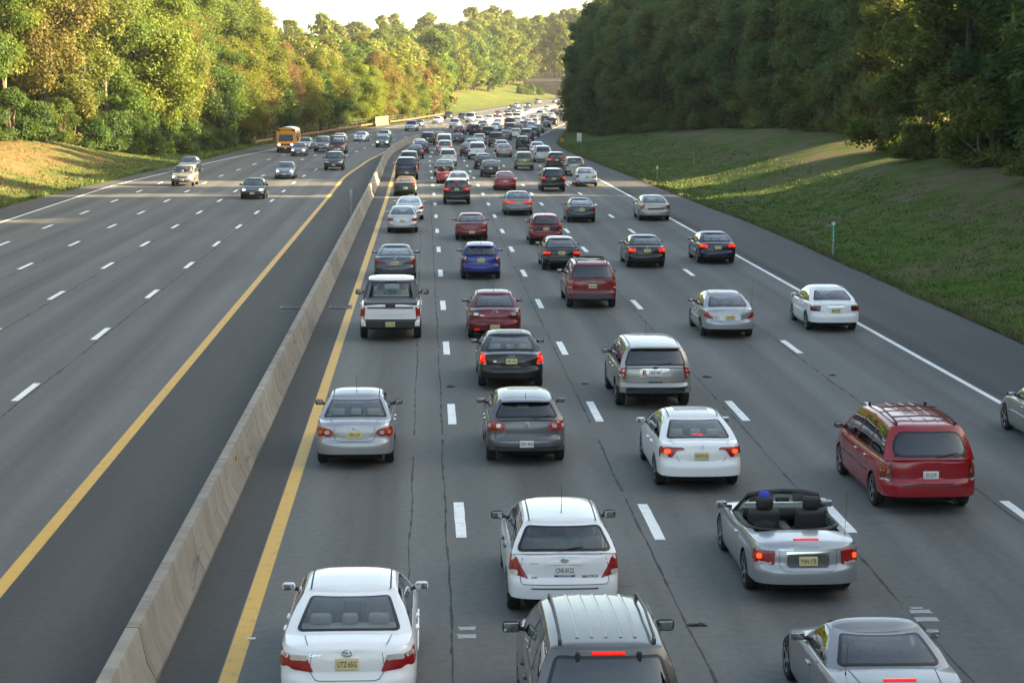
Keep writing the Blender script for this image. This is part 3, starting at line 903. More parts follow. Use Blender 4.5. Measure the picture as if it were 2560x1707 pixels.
            mb.tube([p + Vector((0, -.03, 0)), q + Vector((0, -.035, 0))], [.016, .008], 5); K.add('rear_wiper', mb.mesh('rear_wiper', M['black'], 40, 0, O))
        elif nm == 'spoiler':                                   # lip over the rear window or wing on the trunk
            if ex[1] == 'roof':
                rows = []
                for u in [-.92, -.8, -.5, 0, .5, .8, .92]:
                    p = c.cab('r', u, 1.0); z = p.z + .05 * (1 - abs(u) ** 4)
                    rows.append([(p.x, p.y + .10, z + .012), (p.x, p.y - .02, z + .012), (p.x, p.y - .14, z - .015), (p.x, p.y - .15, z - .04), (p.x, p.y - .02, z - .045)])
                mb.grid(rows)
            else:
                rows = []
                for u in [-.84, -.8, -.7, -.35, 0, .35, .7, .8, .84]:
                    p = c.deck(u * W2, .2); k = .0 if abs(u) > .82 else .085
                    rows.append([(p.x, p.y + .08, p.z + k), (p.x, p.y - .06, p.z + k + .02), (p.x, p.y - .09, p.z + k + .012), (p.x, p.y + .06, p.z + k - .02), (p.x, p.y + .08, p.z + k)])
                mb.grid(rows)
            K.add('spoiler', mb.mesh('spoiler', M[ex[2]] if len(ex) > 2 else pm, 50, 0, O))
        elif nm == 'hinges':
            for x in (-.42, .42):
                mb = MB(); p = c.cab('r', x * 1.1, .95); mb.rbox((x * c.gt * 1.3, p.y - .03, p.z - .04), (.055, .05, .13), .02)
                K.add('window_hinge', mb.mesh('window_hinge', M['black'], 45, 0, O))
        elif nm == 'decal':                                     # a flat letter on the tail
            tx, x, z, sz, mt = ex[1:]; q = c.tail(x, z)
            K.add('decal_letter', text_mesh(tx, sz, M[mt], .9, .006), None, (x, q.y - .012 - c.ro, z), (-.05, 0, 0))
        elif nm == 'reflect':                                   # lower lamps or reflectors
            for sg in (1, -1):
                mb = MB(); panel(mb, c.tail, roundpoly(rect(sg * ex[1] * W2, ex[3], sg * ex[2] * W2, ex[4]), .015), .01, 0, skirt=.02)
                K.add('reflector', mb.mesh('reflector', M[ex[5]], 35, 0, O))
        elif nm == 'tailpanel':                                 # a differently coloured area of the tail
            mb = MB(); panel(mb, c.tail, roundpoly(rect(-ex[1] * W2, ex[2], ex[1] * W2, ex[3]), ex[5] if len(ex) > 5 else .03), .006, 0, skirt=.01, loops=(.8, .6, .4, .2))
            K.add(ex[6] if len(ex) > 6 else 'tail_panel', mb.mesh('tail_panel', M[ex[4]], 35, 0, O))
        elif nm == 'spare':
            q = c.tail(0, .95); mb.lathe([(0.001, -.20), (.26, -.20), (.33, -.16), (.345, -.08), (.345, .06), (.3, .06)], 'y', (.1, q.y, .97), 22); K.add('spare_wheel', mb.mesh('spare_wheel', M['black'], 45, 0, O))
        elif nm == 'stripes':
            for x in (-.2, .2):
                mb = MB()
                yy = [c.g[3] + .12 + k * (c.L - .25 - c.g[3]) / 10 for k in range(11)]
                mb.grid([[c.deck(x - .11, y) + Vector((0, 0, .006)) for y in yy], [c.deck(x + .11, y) + Vector((0, 0, .006)) for y in yy]])
                yy = [c.g[1] + .1 + k * (c.g[2] - c.g[1] - .2) / 8 for k in range(9)]
                mb.grid([[(xx, y, c.roofz(y) + .062) for y in yy] for xx in (x - .11, x + .11)])
                K.add('racing_stripe', mb.mesh('racing_stripe', M['stripe_blue'], 60, 0, O))
        elif nm == 'bedcover':
            mb.rbox((0, .95, c.deckz + .055), (c.W * .86, 1.62, .10), .04); K.add('bed_cover', mb.mesh('bed_cover', M['trim'], 45, 0, O))
            for sg in (1, -1):
                mb = MB(); x = sg * W2 * .84
                a = [(x, .9, c.deckz + .02), (x, 2.0, c.deckz + .02), (x * .86, 2.15, c.H - .22), (x * .86, 1.98, c.H - .22)]
                b_ = [(q[0] - sg * .09, q[1], q[2]) for q in a]
                mb.face(a); mb.face(b_[::-1])
                for k in range(4): mb.face([a[k], a[(k + 1) % 4], b_[(k + 1) % 4], b_[k]])
                K.add('sail_panel', mb.mesh('sail_panel', M['trim'], 0, 0, O))
            mb = MB(); mb.rbox((0, .12, c.deckz - .02), (.34, .05, .16), .03); K.add('tailgate_handle', mb.mesh('tailgate_handle', M['black'], 45, 0, O))
        elif nm == 'openbed':
            mb.rbox((0, .98, c.deckz + .03), (c.W * .80, 1.45, .04), .01); K.add('bed_floor', mb.mesh('bed_floor', M['under'], 45, 0, O))
    if conv: open_cockpit(c, K, O, pm, P)
    return c, K

def open_cockpit(c, K, O, pm, P):
    a, b = P['cockpit']; W2 = c.W / 2; zt = c.zt((a + b) / 2)
    mb = MB()
    mb.box((0, (a + b) / 2, .42), (c.W * .76, b - a + .3, .04), 1)
    for sg in (1, -1): mb.box((sg * W2 * .80, (a + b) / 2, .66), (.07, b - a + .2, zt - .45), 1)
    mb.rbox((0, a + .12, zt - .22), (c.W * .74, .2, .5), .08, 0, tilt=.15)
    K.add('rear_bench', mb.mesh('rear_bench', [M['seat_black'], M['cabin']], 40, 0, O))
    for x in (-.40, .40):
        mb = MB(); y = a + 1.0
        mb.rbox((x, y, zt - .10), (.54, .18, .70), .09, 0, tilt=.2)
        mb.rbox((x, y - .09, zt + .34), (.30, .14, .24), .07, 0, tilt=.12)
        mb.rbox((x, y + .30, .62), (.52, .52, .20), .08, 0)
        K.add('front_seat', mb.mesh('front_seat', M['seat_black'], 45, 0, O))
    mb = MB(); mb.rbox((0, a + 1.25, .68), (.20, .9, .24), .05); K.add('centre_console', mb.mesh('centre_console', M['trim'], 45, 0, O))
    mb = MB(); mb.rbox((0, b + .03, zt - .015), (c.W * .80, .56, .22), .09); K.add('dashboard', mb.mesh('dashboard', M['black'], 45, 0, O))
    mb = MB(); yb, zb = b + .22, c.zt(b) + .02; yt, ztp = b - .42, c.H - .03
    top = [(-W2 * .66, yt - .02, ztp - .03), (-W2 * .4, yt + .04, ztp), (0, yt + .07, ztp + .01), (W2 * .4, yt + .04, ztp), (W2 * .66, yt - .02, ztp - .03)]
    fr = [(-W2 * .86, yb - .18, zb)] + top + [(W2 * .86, yb - .18, zb)]
    mb.tube(fr, [.04, .045, .05, .05, .05, .045, .04], 7)
    mb.rbox((0, yt + .03, ztp - .13), (.24, .03, .08), .03)
    for sx in (-.38, .38): mb.rbox((sx, yt - .01, ztp - .08), (.42, .03, .15), .02, tilt=-.3)
    K.add('windshield_frame', mb.mesh('windshield_frame', M['black'], 50, 0, O))
    mb = MB()
    bot = [(x * W2 * .84, yb - .18 * abs(x) ** 2 + .02, zb) for x in (-1, -.6, 0, .6, 1)]
    mb.grid([bot, top]); K.add('windshield', mb.mesh('windshield', M['glass'], 40, 0, O))
    for sg in (1, -1):
        mb = MB(); x = sg * W2 * .86
        mb.face([(x, yb - .25, zb + .01), (x, a + 1.05, zt + .02), (x * .93, a + 1.12, zt + .24), (x * .84, yt + .05, ztp - .10)])
        K.add('side_window', mb.mesh('side_window', M['glass'], 0, 0, O))
    mb = MB(); ring = []
    for k in range(25):
        t_ = math.pi * k / 24
        ring.append((-W2 * .86 * math.cos(t_), a + .10 + .75 * (1 - math.sin(t_) ** .5), zt + .045))
    ring = [(-W2 * .86, b - .1, c.zt(b) + .03)] + ring + [(W2 * .86, b - .1, c.zt(b) + .03)]
    mb.tube(ring, .035, 6); K.add('cockpit_surround', mb.mesh('cockpit_surround', M['black'], 50, 0, O))
# ------------------------------------------------------------------ lie of the land
C = pchip([(-80, 0), (0, 0), (130, 0), (180, -.12), (205, -.2), (217, -.12), (226, .02), (232, .15), (240, .42), (247, .7), (254, 1.05), (268, 2.1),
           (295, 5.2), (312, 7.4), (363, 13.0), (398, 18.0), (474, 27.3), (530, 34.3), (575, 42.0), (600, 47.0), (650, 58), (690, 68), (720, 75), (800, 95), (900, 122), (1100, 190)])
RISE = pchip([(0, 0), (430, 0), (520, .28), (600, 1.0), (690, 2.37), (760, 3.8), (900, 6.6), (1100, 10)])
t_l = pchip([(0, 0), (165, 0), (200, .42), (245, 1.0), (1200, 1.0)])       # the left carriageway narrows from five lanes to four
LEFT = [(-7.05, -4.85), (-10.83, -8.42), (-14.5, -12.0), (-18.17, -15.57), (-21.8, -19.1)]
def left_line(i): return lambda Y: LEFT[i][0] + (LEFT[i][1] - LEFT[i][0]) * t_l(Y)
left_edge = pchip([(-80, -25.4), (150, -25.3), (184, -23.5), (215, -21.2), (248, -19.25), (300, -19.1), (1200, -19.1)])
right_edge = pchip([(-80, 15.2), (165, 15.1), (190, 14.7), (240, 13.0), (282, 11.7), (300, 11.4), (1200, 11.4)])
pave_r = pchip([(-80, 19.3), (60, 19.2), (110, 19.4), (134, 18.9), (190, 18.0), (222, 17.3), (270, 15.8), (340, 13.8), (1200, 13.6)])
pave_l = pchip([(-80, -28.3), (129, -28.0), (175, -26.0), (221, -23.2), (292, -22.6), (1200, -22.0)])
def rd(lat, Y, dz=0.0): return (lat + C(Y), Y, RISE(Y) + dz)
def heading(Y): return -math.atan2(C(Y + 2) - C(Y - 2), 4)

def sm(a, b, v):
    t = min(1, max(0, (v - a) / (b - a))); return t * t * (3 - 2 * t)
hillR = pchip([(-80, 3.3), (90, 3.3), (200, 3.4), (270, 2.2), (330, 1.2), (400, .8), (560, .8), (640, 3.0), (720, 6.0), (900, 7)])
hillL = pchip([(-80, 3.2), (150, 3.1), (190, 2.7), (215, 1.5), (240, .7), (280, .2), (440, .0), (490, .8), (540, 2.4), (600, 4.4), (650, 4.6), (720, 4.6), (900, 6)])
def bank(side, u, Y):
    """height of the verge u metres outside the pavement edge"""
    n = .22 * math.sin(Y * .071 + u * .21) * math.sin(u * .17 + 1.3) + .10 * math.sin(Y * .19 - u * .33)
    if side > 0:
        h = hillR(Y)
        z = -.22 * math.sin(math.pi * min(1, u / 3.2)) + h * sm(2.6, 20, u) + 1.6 * sm(20, 46, u) + 2.5 * sm(50, 130, u)
    else:
        h = hillL(Y); far = sm(430, 560, Y)
        z = -.12 * math.sin(math.pi * min(1, u / 2.4)) + h * sm(1.2, 15 + 12 * far, u) + 1.5 * sm(16, 45, u) * (1 - far) + (3.0 * sm(26, 75, u)) * far + 3 * sm(60, 150, u)
    return z + n * sm(2, 9, u)
def ground_z(x, Y):
    lat = x - C(Y)
    if lat > pave_r(Y): return RISE(Y) + bank(1, lat - pave_r(Y), Y)
    if lat < pave_l(Y): return RISE(Y) + bank(-1, pave_l(Y) - lat, Y)
    return RISE(Y)
def at(px, py, dz=0.0, ground=False):
    """the place whose image is the photo pixel (px,py) of 2560x1707, dz above the road (or the ground)"""
    d_ = cF * FPX + aR * (px - 1280) - aU * (py - 853.5)
    Y = 30.0; o = Vector((0, 0, CAMH)); lo, hi = 8.0, 1300.0
    f = lambda Yv: (o + d_ * (Yv / d_.y)).z - (ground_z((d_ * (Yv / d_.y)).x, Yv) if ground else RISE(Yv)) - dz
    prev = lo; step = 1.0; Yv = lo
    while Yv < hi and f(Yv) > 0:
        prev = Yv; Yv += max(1.0, Yv * .01)
    a, b = prev, Yv
    for _ in range(40):
        m_ = (a + b) / 2
        if f(m_) > 0: a = m_
        else: b = m_
    return o + d_ * (a / d_.y)

# ------------------------------------------------------------------ road materials
def asphalt(name, c0, c1, lanes=None, dark=.5):
    ma, nt, b = newmat(name)
    uv = nt.nodes.new('ShaderNodeUVMap'); sx = nt.nodes.new('ShaderNodeSeparateXYZ'); nt.links.new(uv.outputs[0], sx.inputs[0])
    big = ramp(nt, noise(nt, uv.outputs[0], 1.0, 5, .6, sx=(.55, .045, 1)), .34, .68, 0, 1)
    fine = ramp(nt, noise(nt, uv.outputs[0], 26, 3, .7), .3, .7, 0, 1)
    grain = math_(nt, 'MULTIPLY', ramp(nt, noise(nt, uv.outputs[0], 90, 2, .7), .3, .7, .72, 1.28), ramp(nt, noise(nt, uv.outputs[0], 5.5, 6, .85), .28, .72, .74, 1.26))
    col = mixc(nt, big, c0, c1)
    if lanes:                                   # worn wheel paths and the oil streak between them
        ph = math_(nt, 'MULTIPLY', math_(nt, 'SUBTRACT', sx.outputs[0], lanes[0]), 2 * math.pi / lanes[1])
        wv = ramp(nt, math_(nt, 'COSINE', math_(nt, 'MULTIPLY', ph, 1.0)), -1, -.1, 1, 0)
        st_ = ramp(nt, noise(nt, uv.outputs[0], 1.0, 4, .6, sx=(1.6, .02, 1)), .35, .7, .1, 1)
        col = mixc(nt, math_(nt, 'MULTIPLY', math_(nt, 'MULTIPLY', wv, st_), .70), col, tuple(q * .55 for q in c0))
        w2 = ramp(nt, math_(nt, 'COSINE', math_(nt, 'MULTIPLY', ph, 2.0)), -.3, -1, 0, 1)
        col = mixc(nt, math_(nt, 'MULTIPLY', w2, .26), col, tuple(q * 1.3 for q in c1))
    patch = ramp(nt, noise(nt, uv.outputs[0], 1.0, 2, .5, sx=(.12, .028, 1)), .56, .60, 0, .34)
    col = mixc(nt, patch, col, tuple(q * .72 for q in c0))
    mul = nt.nodes.new('ShaderNodeMix'); mul.data_type = 'RGBA'; mul.blend_type = 'MULTIPLY'; mul.inputs[0].default_value = 1
    nt.links.new(col, mul.inputs[6]); nt.links.new(grain, mul.inputs[7])
    spots = ramp(nt, noise(nt, uv.outputs[0], 5.5, 6, .75), .66, .74, 0, .35)
    nt.links.new(mixc(nt, spots, mul.outputs[2], tuple(q * .5 for q in c0)), b.inputs['Base Color'])
    b.inputs['Roughness'].default_value = .78; b.inputs['Specular IOR Level'].default_value = .35
    bp = N(nt, 'ShaderNodeBump', Strength=.35, Distance=.01); nt.links.new(fine, bp.inputs['Height']); nt.links.new(bp.outputs[0], b.inputs['Normal'])
    return ma
def marking(name, col, wear):
    ma, nt, b = newmat(name)
    tc = nt.nodes.new('ShaderNodeTexCoord'); ge = nt.nodes.new('ShaderNodeNewGeometry')
    f = ramp(nt, noise(nt, ge.outputs['Position'], 3.2, 7, .75), .52, .72, 0, wear)
    g_ = ramp(nt, noise(nt, ge.outputs['Position'], .5, 3, .5), .3, .7, 0, .25)
    c = mixc(nt, g_, col, tuple(q * .8 for q in col))
    nt.links.new(mixc(nt, f, c, (.10, .10, .095)), b.inputs['Base Color']); b.inputs['Roughness'].default_value = .55
    return ma
M['road_r'] = asphalt('asphalt_lanes', (.104, .106, .101), (.142, .143, .136), (.63, 3.66))
M['road_l'] = asphalt('asphalt_lanes_opposite', (0.098, 0.099, 0.098), (0.129, 0.129, 0.126), (-7.05, 3.68))
M['shoulder'] = asphalt('asphalt_shoulder', (0.064, 0.065, 0.065), (0.086, 0.086, 0.083))
M['median'] = asphalt('asphalt_median', (.043, .043, .042), (.066, .065, .062))
M['white_line'] = marking('road_marking_white', (.82, .83, .82), .55)
M['yellow_line'] = marking('road_marking_yellow', (.64, .34, .03), .55)
def sealant():
    ma, nt, b = newmat('crack_sealant')
    ge = nt.nodes.new('ShaderNodeNewGeometry'); P = ge.outputs['Position']
    f = ramp(nt, noise(nt, P, 3.5, 6, .75), .40, .66, 0, 1)
    nt.links.new(mixc(nt, f, (.050, .050, .051), (.100, .101, .098)), b.inputs['Base Color']); b.inputs['Roughness'].default_value = .9; b.inputs['Specular IOR Level'].default_value = .15
    return ma
M['seal'] = sealant()

def strip(name, la, lb, Y0, Y1, dz, mat, step=4.0, n=1, parent=None, kind=None):
    """a strip of road between two lateral curves"""
    ys = list(np.arange(Y0, Y1, step)) + [Y1]; v, f, uv = [], [], []
    for Y in ys:
        a, b = (q(Y) if callable(q) else q for q in (la, lb))
        for k in range(n + 1):
            l = a + (b - a) * k / n; v.append(rd(l, Y, dz)); uv.append((l, Y))
    for i in range(len(ys) - 1):
        for k in range(n):
            o = i * (n + 1) + k; f.append((o, o + 1, o + n + 2, o + n + 1))
    me = bpy.data.meshes.new(name); me.from_pydata(v, [], f); me.materials.append(mat)
    ul = me.uv_layers.new(name='UVMap')
    idx = np.empty(len(me.loops), np.int32); me.loops.foreach_get('vertex_index', idx)
    ul.data.foreach_set('uv', np.array(uv, np.float32)[idx].ravel())
    me.shade_smooth()
    return link(name, me, parent, kind=kind)

YE = 1000
road_r = strip('road', lambda Y: -2.95, right_edge, -330, YE, 0, M['road_r'], 5, 6, kind='structure')
road_l = strip('road', lambda Y: left_edge(Y), lambda Y: left_line(0)(Y) + .1, -330, YE, 0, M['road_l'], 5, 6, kind='structure')
strip('road_shoulder', right_edge, pave_r, -330, YE, 0, M['shoulder'], 5, 2, kind='structure')
strip('road_shoulder', pave_l, left_edge, -330, YE, 0, M['shoulder'], 5, 2, kind='structure')
strip('road_shoulder', lambda Y: left_line(0)(Y) + .1, lambda Y: -2.95, -330, YE, 0, M['median'], 5, 3, kind='structure')

# painted lines
def edge_line(lat, w, Y0, Y1, mat, parent):
    strip('edge_line', lambda Y: lat(Y) - w / 2, lambda Y: lat(Y) + w / 2, Y0, Y1, .004, mat, 3, 1, parent)
edge_line(lambda Y: right_edge(Y) - .09, .17, -20, 700, M['white_line'], road_r)
edge_line(lambda Y: left_edge(Y) + .11, .18, -20, 700, M['white_line'], road_l)
edge_line(lambda Y: -2.80, .26, -20, 420, M['yellow_line'], road_r)
edge_line(lambda Y: left_line(0)(Y) - .03, .26, -20, 420, M['yellow_line'], road_l)
rng = random.Random(3)
def dash(lat, Yc, parent, ln=3.05, w=.20):
    mb = MB(); n = 6; rows = []
    j = rng.uniform(-.25, .25)
    for k in range(n + 1):
        Y = Yc + j - ln / 2 + ln * k / n; l = lat(Y); e0, e1 = rng.uniform(-.006, .006), rng.uniform(-.006, .006)
        rows.append([rd(l - w / 2 + e0, Y, .004), rd(l + w / 2 + e1, Y, .004)])
    mb.grid(rows); link('lane_dash', mb.mesh('lane_dash', M['white_line'], 0), parent)
for i, l in enumerate((.63, 4.29, 7.95, 11.6)):
    for k in range(-2, 34):
        Y = 36.7 + 12.192 * k
        if i == 3 and Y > 215: continue
        if Y > 240 and k % 1: continue
        dash(lambda y, l=l: l - (0.0 if l > 8 else 0), Y, road_r)
for i in (1, 2, 3, 4):
    for k in range(-2, 33):
        Y = 40.6 + 12.192 * k
        if i == 4 and Y > 190: continue
        dash(left_line(i), Y, road_l)
# sealed cracks running along the joints between lanes, and odd cracks
def seal(latf, Y0, Y1, w, seed, gap=.25, parent=road_r):
    r = random.Random(seed); Y = Y0; off = 0
    while Y < Y1:
        L = r.uniform(5, 26); rows = []; y = Y
        while y < min(Y + L, Y1):
            off += r.uniform(-.016, .016); off *= .84; ww = w * (.35 + 1.3 * r.random() ** 2) 
            rows.append([rd(latf(y) + off - ww / 2, y, .003), rd(latf(y) + off + ww / 2, y, .003)]); y += r.uniform(.22, .5)
        if len(rows) > 1:
            mb = MB(); mb.grid(rows); link('crack_seal', mb.mesh('crack_seal', M['seal'], 0), parent)
        Y = y + (r.uniform(.3, 2.5) if r.random() < gap else .15)
for i, l in enumerate((.63, 4.29, 7.95, 11.6)):
    seal(lambda Y, l=l: l - (.27 if i < 3 else .22), 10, 190, .042, 11 + i, .4)
seal(lambda Y: -1.2 + .9, 14, 110, .03, 33, .6)
for i in (1, 2, 3): seal(lambda Y, i=i: left_line(i)(Y) + .2, 30, 170, .06, 40 + i, .5, road_l)
# fine cracks across the lanes
cr = random.Random(77)
for k in range(46):
    Y = 16 + 150 * cr.random() ** 1.6; l0 = cr.choice([-2.6, .7, 4.4, 8.0, 11.7, -10.6, -14.3, -18]) + cr.uniform(0, 1.2); Lc = cr.uniform(.8, 3.0); rws = []; y = Y; n_ = 14
    for j in range(n_ + 1):
        y += cr.uniform(-.07, .07); wd_ = cr.uniform(.006, .022) * math.sin(math.pi * (j + .3) / (n_ + .6))
        rws.append([rd(l0 + Lc * j / n_, y - wd_, .003), rd(l0 + Lc * j / n_, y + wd_, .003)])
    mb = MB(); mb.grid(rws); link('crack', mb.mesh('crack', M['seal'], 0), road_r if l0 > -3 else road_l)
# rumble grooves on the right shoulder
mb = MB()
for k in range(420):
    Y = 20 + k * .32; a = right_edge(Y) + .16
    mb.face([rd(a, Y, .004), rd(a + .42, Y, .004), rd(a + .42, Y + .14, .004), rd(a, Y + .14, .004)])
M['groove'] = simple('rumble_groove', (.048, .048, .047), .8)
link('rumble_grooves', mb.mesh('rumble_grooves', M['groove'], 0), road_r, kind='stuff')
# patched square holes and scraps between the lanes
for lat, Y, a, b in [(*at(px_ * 2560 / 2352, py_ * 2560 / 2352).xy, a_, b_) for px_, py_, a_, b_ in ((1073, 1443, .26, .20), (1071, 1461, .30, .22), (2114, 1404, .34, .22), (2128, 1422, .36, .24), (2106, 1396, .22, .10))]:
    mb = MB(); r = random.Random(int(Y * 10)); pts = []
    for u, v in ((-1, -1), (0, -.9), (1, -1), (.93, 0), (1, 1), (0, .92), (-1, 1), (-.94, 0)):
        pts.append(rd(lat + u * a / 2 + r.uniform(-.02, .02), Y + v * b / 2 + r.uniform(-.02, .02), .004))
    mb.face(pts); link('marker_remnant', mb.mesh('marker_remnant', simple('worn_marker', (.33, .34, .34), .6), 0), road_r)

# scraps lying on the road
def scrap(px, py, lab, mat, sx, sy, sz, seed, name='litter', cat='litter'):
    sx, sy, sz = sx * .75, sy * .75, sz * .5
    p = at(px * 2560 / 2352, py * 2560 / 2352); r = random.Random(seed); mb = MB(); rows_ = []
    for i in range(5):
        rows_.append([(sx * (i / 4 - .5) + r.uniform(-.02, .02), sy * (j / 3 - .5) + r.uniform(-.02, .02), .012 + sz * r.random() * (0 if i in (0, 4) else 1)) for j in range(4)])
    mb.grid(rows_); mb.grid([[(x, y, .004) for x, y, z in q] for q in rows_], flip=True); link(name, mb.mesh(name, mat, 0), None, p, None, lab, cat)
M['paper'] = simple('paper', (.75, .75, .73), .7); M['scrap'] = simple('tyre_scrap', (.03, .028, .026), .8)
scrap(458, 1198, 'small white scrap of paper on the left shoulder beside the barrier', M['paper'], .13, .16, .05, 1)
scrap(1600, 1436, 'dark tyre scrap on the lane line beside the pewter suv', M['scrap'], .40, .16, .06, 2, 'tyre_scrap')
scrap(1624, 866, 'dark tyre scrap just right of the silver crossover', M['scrap'], .34, .22, .05, 3, 'tyre_scrap')
scrap(1036, 888, 'dark tyre scrap left of the black sedan with lit brake lamps', M['scrap'], .28, .2, .05, 4, 'tyre_scrap')
scrap(1345, 882, 'thin dark scrap in the lane left of the silver crossover', M['scrap'], .26, .16, .04, 5, 'tyre_scrap')
scrap(1912, 862, 'dark scrap on the open lane below the white sedan on the right', M['scrap'], .30, .2, .04, 6, 'tyre_scrap')
scrap(578, 1467, 'flattened pale wrapper beside the yellow line at bottom left', M['paper'], .16, .1, .02, 7)
# ------------------------------------------------------------------ grass banks
def grass_mat(name, greens, tans, tan_amt, scale=1.0):
    ma, nt, b = newmat(name)
    ge = nt.nodes.new('ShaderNodeNewGeometry'); P = ge.outputs['Position']
    at_ = N(nt, 'ShaderNodeAttribute'); at_.attribute_name = 'dry'
    big = noise(nt, P, .15 * scale, 7, .66); mid = noise(nt, P, .55, 7, .72); fine = noise(nt, P, 9, 4, .75, sx=(1, .55, 1))
    g = mixc(nt, ramp(nt, mid, .33, .68, 0, 1), greens[0], greens[1])
    t = mixc(nt, ramp(nt, fine, .3, .7, 0, 1), tans[0], tans[1])
    f = math_(nt, 'ADD', math_(nt, 'ADD', ramp(nt, big, .38, .64, -.6, .65), ramp(nt, mid, .34, .68, -.4, .5)), math_(nt, 'SUBTRACT', at_.outputs['Fac'], 1 - tan_amt))
    cl = nt.nodes.new('ShaderNodeClamp'); nt.links.new(f, cl.inputs[0])
    c = mixc(nt, cl.outputs[0], g, t)
    c = mixc(nt, ramp(nt, fine, .35, .62, .55, 0), c, tuple(q * .45 for q in greens[0]))
    nt.links.new(c, b.inputs['Base Color']); b.inputs['Roughness'].default_value = .9; b.inputs['Specular IOR Level'].default_value = .15
    bp = N(nt, 'ShaderNodeBump', Strength=.8, Distance=.12); nt.links.new(fine, bp.inputs['Height']); nt.links.new(bp.outputs[0], b.inputs['Normal'])
    return ma
M['grass_r'] = grass_mat('grass_right', ((.040, .088, .006), (.090, .158, .012)), ((.125, .092, .050), (.195, .148, .090)), .66)
M['grass_l'] = grass_mat('grass_left', ((.060, .100, .022), (.105, .145, .034)), ((.215, .116, .058), (.300, .168, .088)), .62)
US = [0, .25, .6, 1.0, 1.5, 2.1, 2.8, 3.6, 4.5, 5.5, 6.6, 7.8, 9.2, 10.8, 12.5, 14.4, 16.5, 19, 22, 25.5, 29.5, 34, 39, 45, 52, 60, 70, 82, 96, 115, 150, 220]
def bank_sheet(side, mat, dryf):
    v, f, dry = [], [], []; ys = list(np.arange(-330, -60, 15)) + list(np.arange(-60, 420, 2.5)) + list(np.arange(420, 1100, 6)); n = len(US)
    r = random.Random(5 + side)
    for Y in ys:
        e = pave_r(Y) if side > 0 else pave_l(Y); jag = r.uniform(-.16, .10)
        for u in US:
            uu = u + (jag if u == 0 else 0)
            z = bank(side, max(0, uu), Y) + (.025 if u == 0 else .05 + .03 * (r.random() - .5) if u < 1.2 else 0)
            v.append((e + side * uu + C(Y), Y, RISE(Y) + z)); dry.append(dryf(u, Y))
    for i in range(len(ys) - 1):
        for k in range(n - 1):
            o = i * n + k; q = (o, o + 1, o + n + 1, o + n); f.append(q if side > 0 else q[::-1])
    me = bpy.data.meshes.new('grass_bank'); me.from_pydata(v, [], f); me.materials.append(mat)
    at_ = me.attributes.new('dry', 'FLOAT', 'POINT'); at_.data.foreach_set('value', dry)
    me.shade_smooth(); return link('grass_bank', me, kind='structure')
bank_sheet(1, M['grass_r'], lambda u, Y: .5 + .35 * sm(6, 15, u) + (.25 if u < .9 else 0) - .25 * sm(240, 300, Y) + .25 * sm(20, 30, u))
bank_sheet(-1, M['grass_l'], lambda u, Y: .34 + 1.02 * sm(2.8, 8.5, u) * (1 - sm(176, 208, Y)) + .15 * sm(440, 520, Y) * sm(8, 26, u) + (.2 if u < .7 else 0) - .25 * sm(190, 230, Y) * (1 - sm(430, 470, Y)))
me = bpy.data.meshes.new('ground'); k = 2500
me.from_pydata([(-k, -k, -2.2), (k, -k, -2.2), (k, k, -2.2), (-k, k, -2.2)], [], [(0, 1, 2, 3)]); me.materials.append(M['grass_r'])
link('ground', me, kind='structure')

# grass blades along the verges and on the near slopes
def tufts(name, side, n, Yr, ur, h, mat, seed, clump=6):
    r = np.random.default_rng(seed); m_ = n // clump
    t = r.random(m_); Yc = Yr[0] + (Yr[1] - Yr[0]) * t ** 1.3; uc = ur[0] + (ur[1] - ur[0]) * r.random(m_) ** 1.6
    v, f = [], []
    for Y, u in zip(Yc, uc):
        e = pave_r(Y) if side > 0 else pave_l(Y); hh = h * (.5 + r.random()) * (1 + .9 * (u < .8))
        for _ in range(clump):
            y, uu = Y + r.normal(0, .16), max(.02, u + r.normal(0, .16)); x = e + side * uu + C(y); z = RISE(y) + bank(side, uu, y) + .01
            a = r.random() * 6.28; lean = r.normal(0, .5, 2) * hh; w_ = .012 + .012 * r.random() + .0001 * y
            b = len(v); v += [(x - w_ * math.cos(a), y - w_ * math.sin(a), z), (x + w_ * math.cos(a), y + w_ * math.sin(a), z), (x + lean[0], y + lean[1], z + hh * (.7 + .5 * r.random()))]
            f.append((b, b + 1, b + 2))
    me = bpy.data.meshes.new(name); me.from_pydata(v, [], f); me.materials.append(mat); link(name, me, kind='stuff')
M['blade'] = simple('grass_blades', (.070, .118, .012), .7, 0, .5, .35)
M['blade_dry'] = simple('dry_grass_blades', (.14, .115, .055), .7, 0, .3, .5)
tufts('grass', 1, 70000, (52, 270), (.05, 12), .10, M['blade'], 1)
tufts('dry_grass', 1, 9000, (52, 230), (.0, .7), .10, M['blade_dry'], 2)
tufts('dry_grass', -1, 12000, (110, 205), (2.5, 14), .13, M['blade_dry'], 5)
tufts('grass', -1, 16000, (105, 300), (.05, 6), .16, M['blade'], 3)

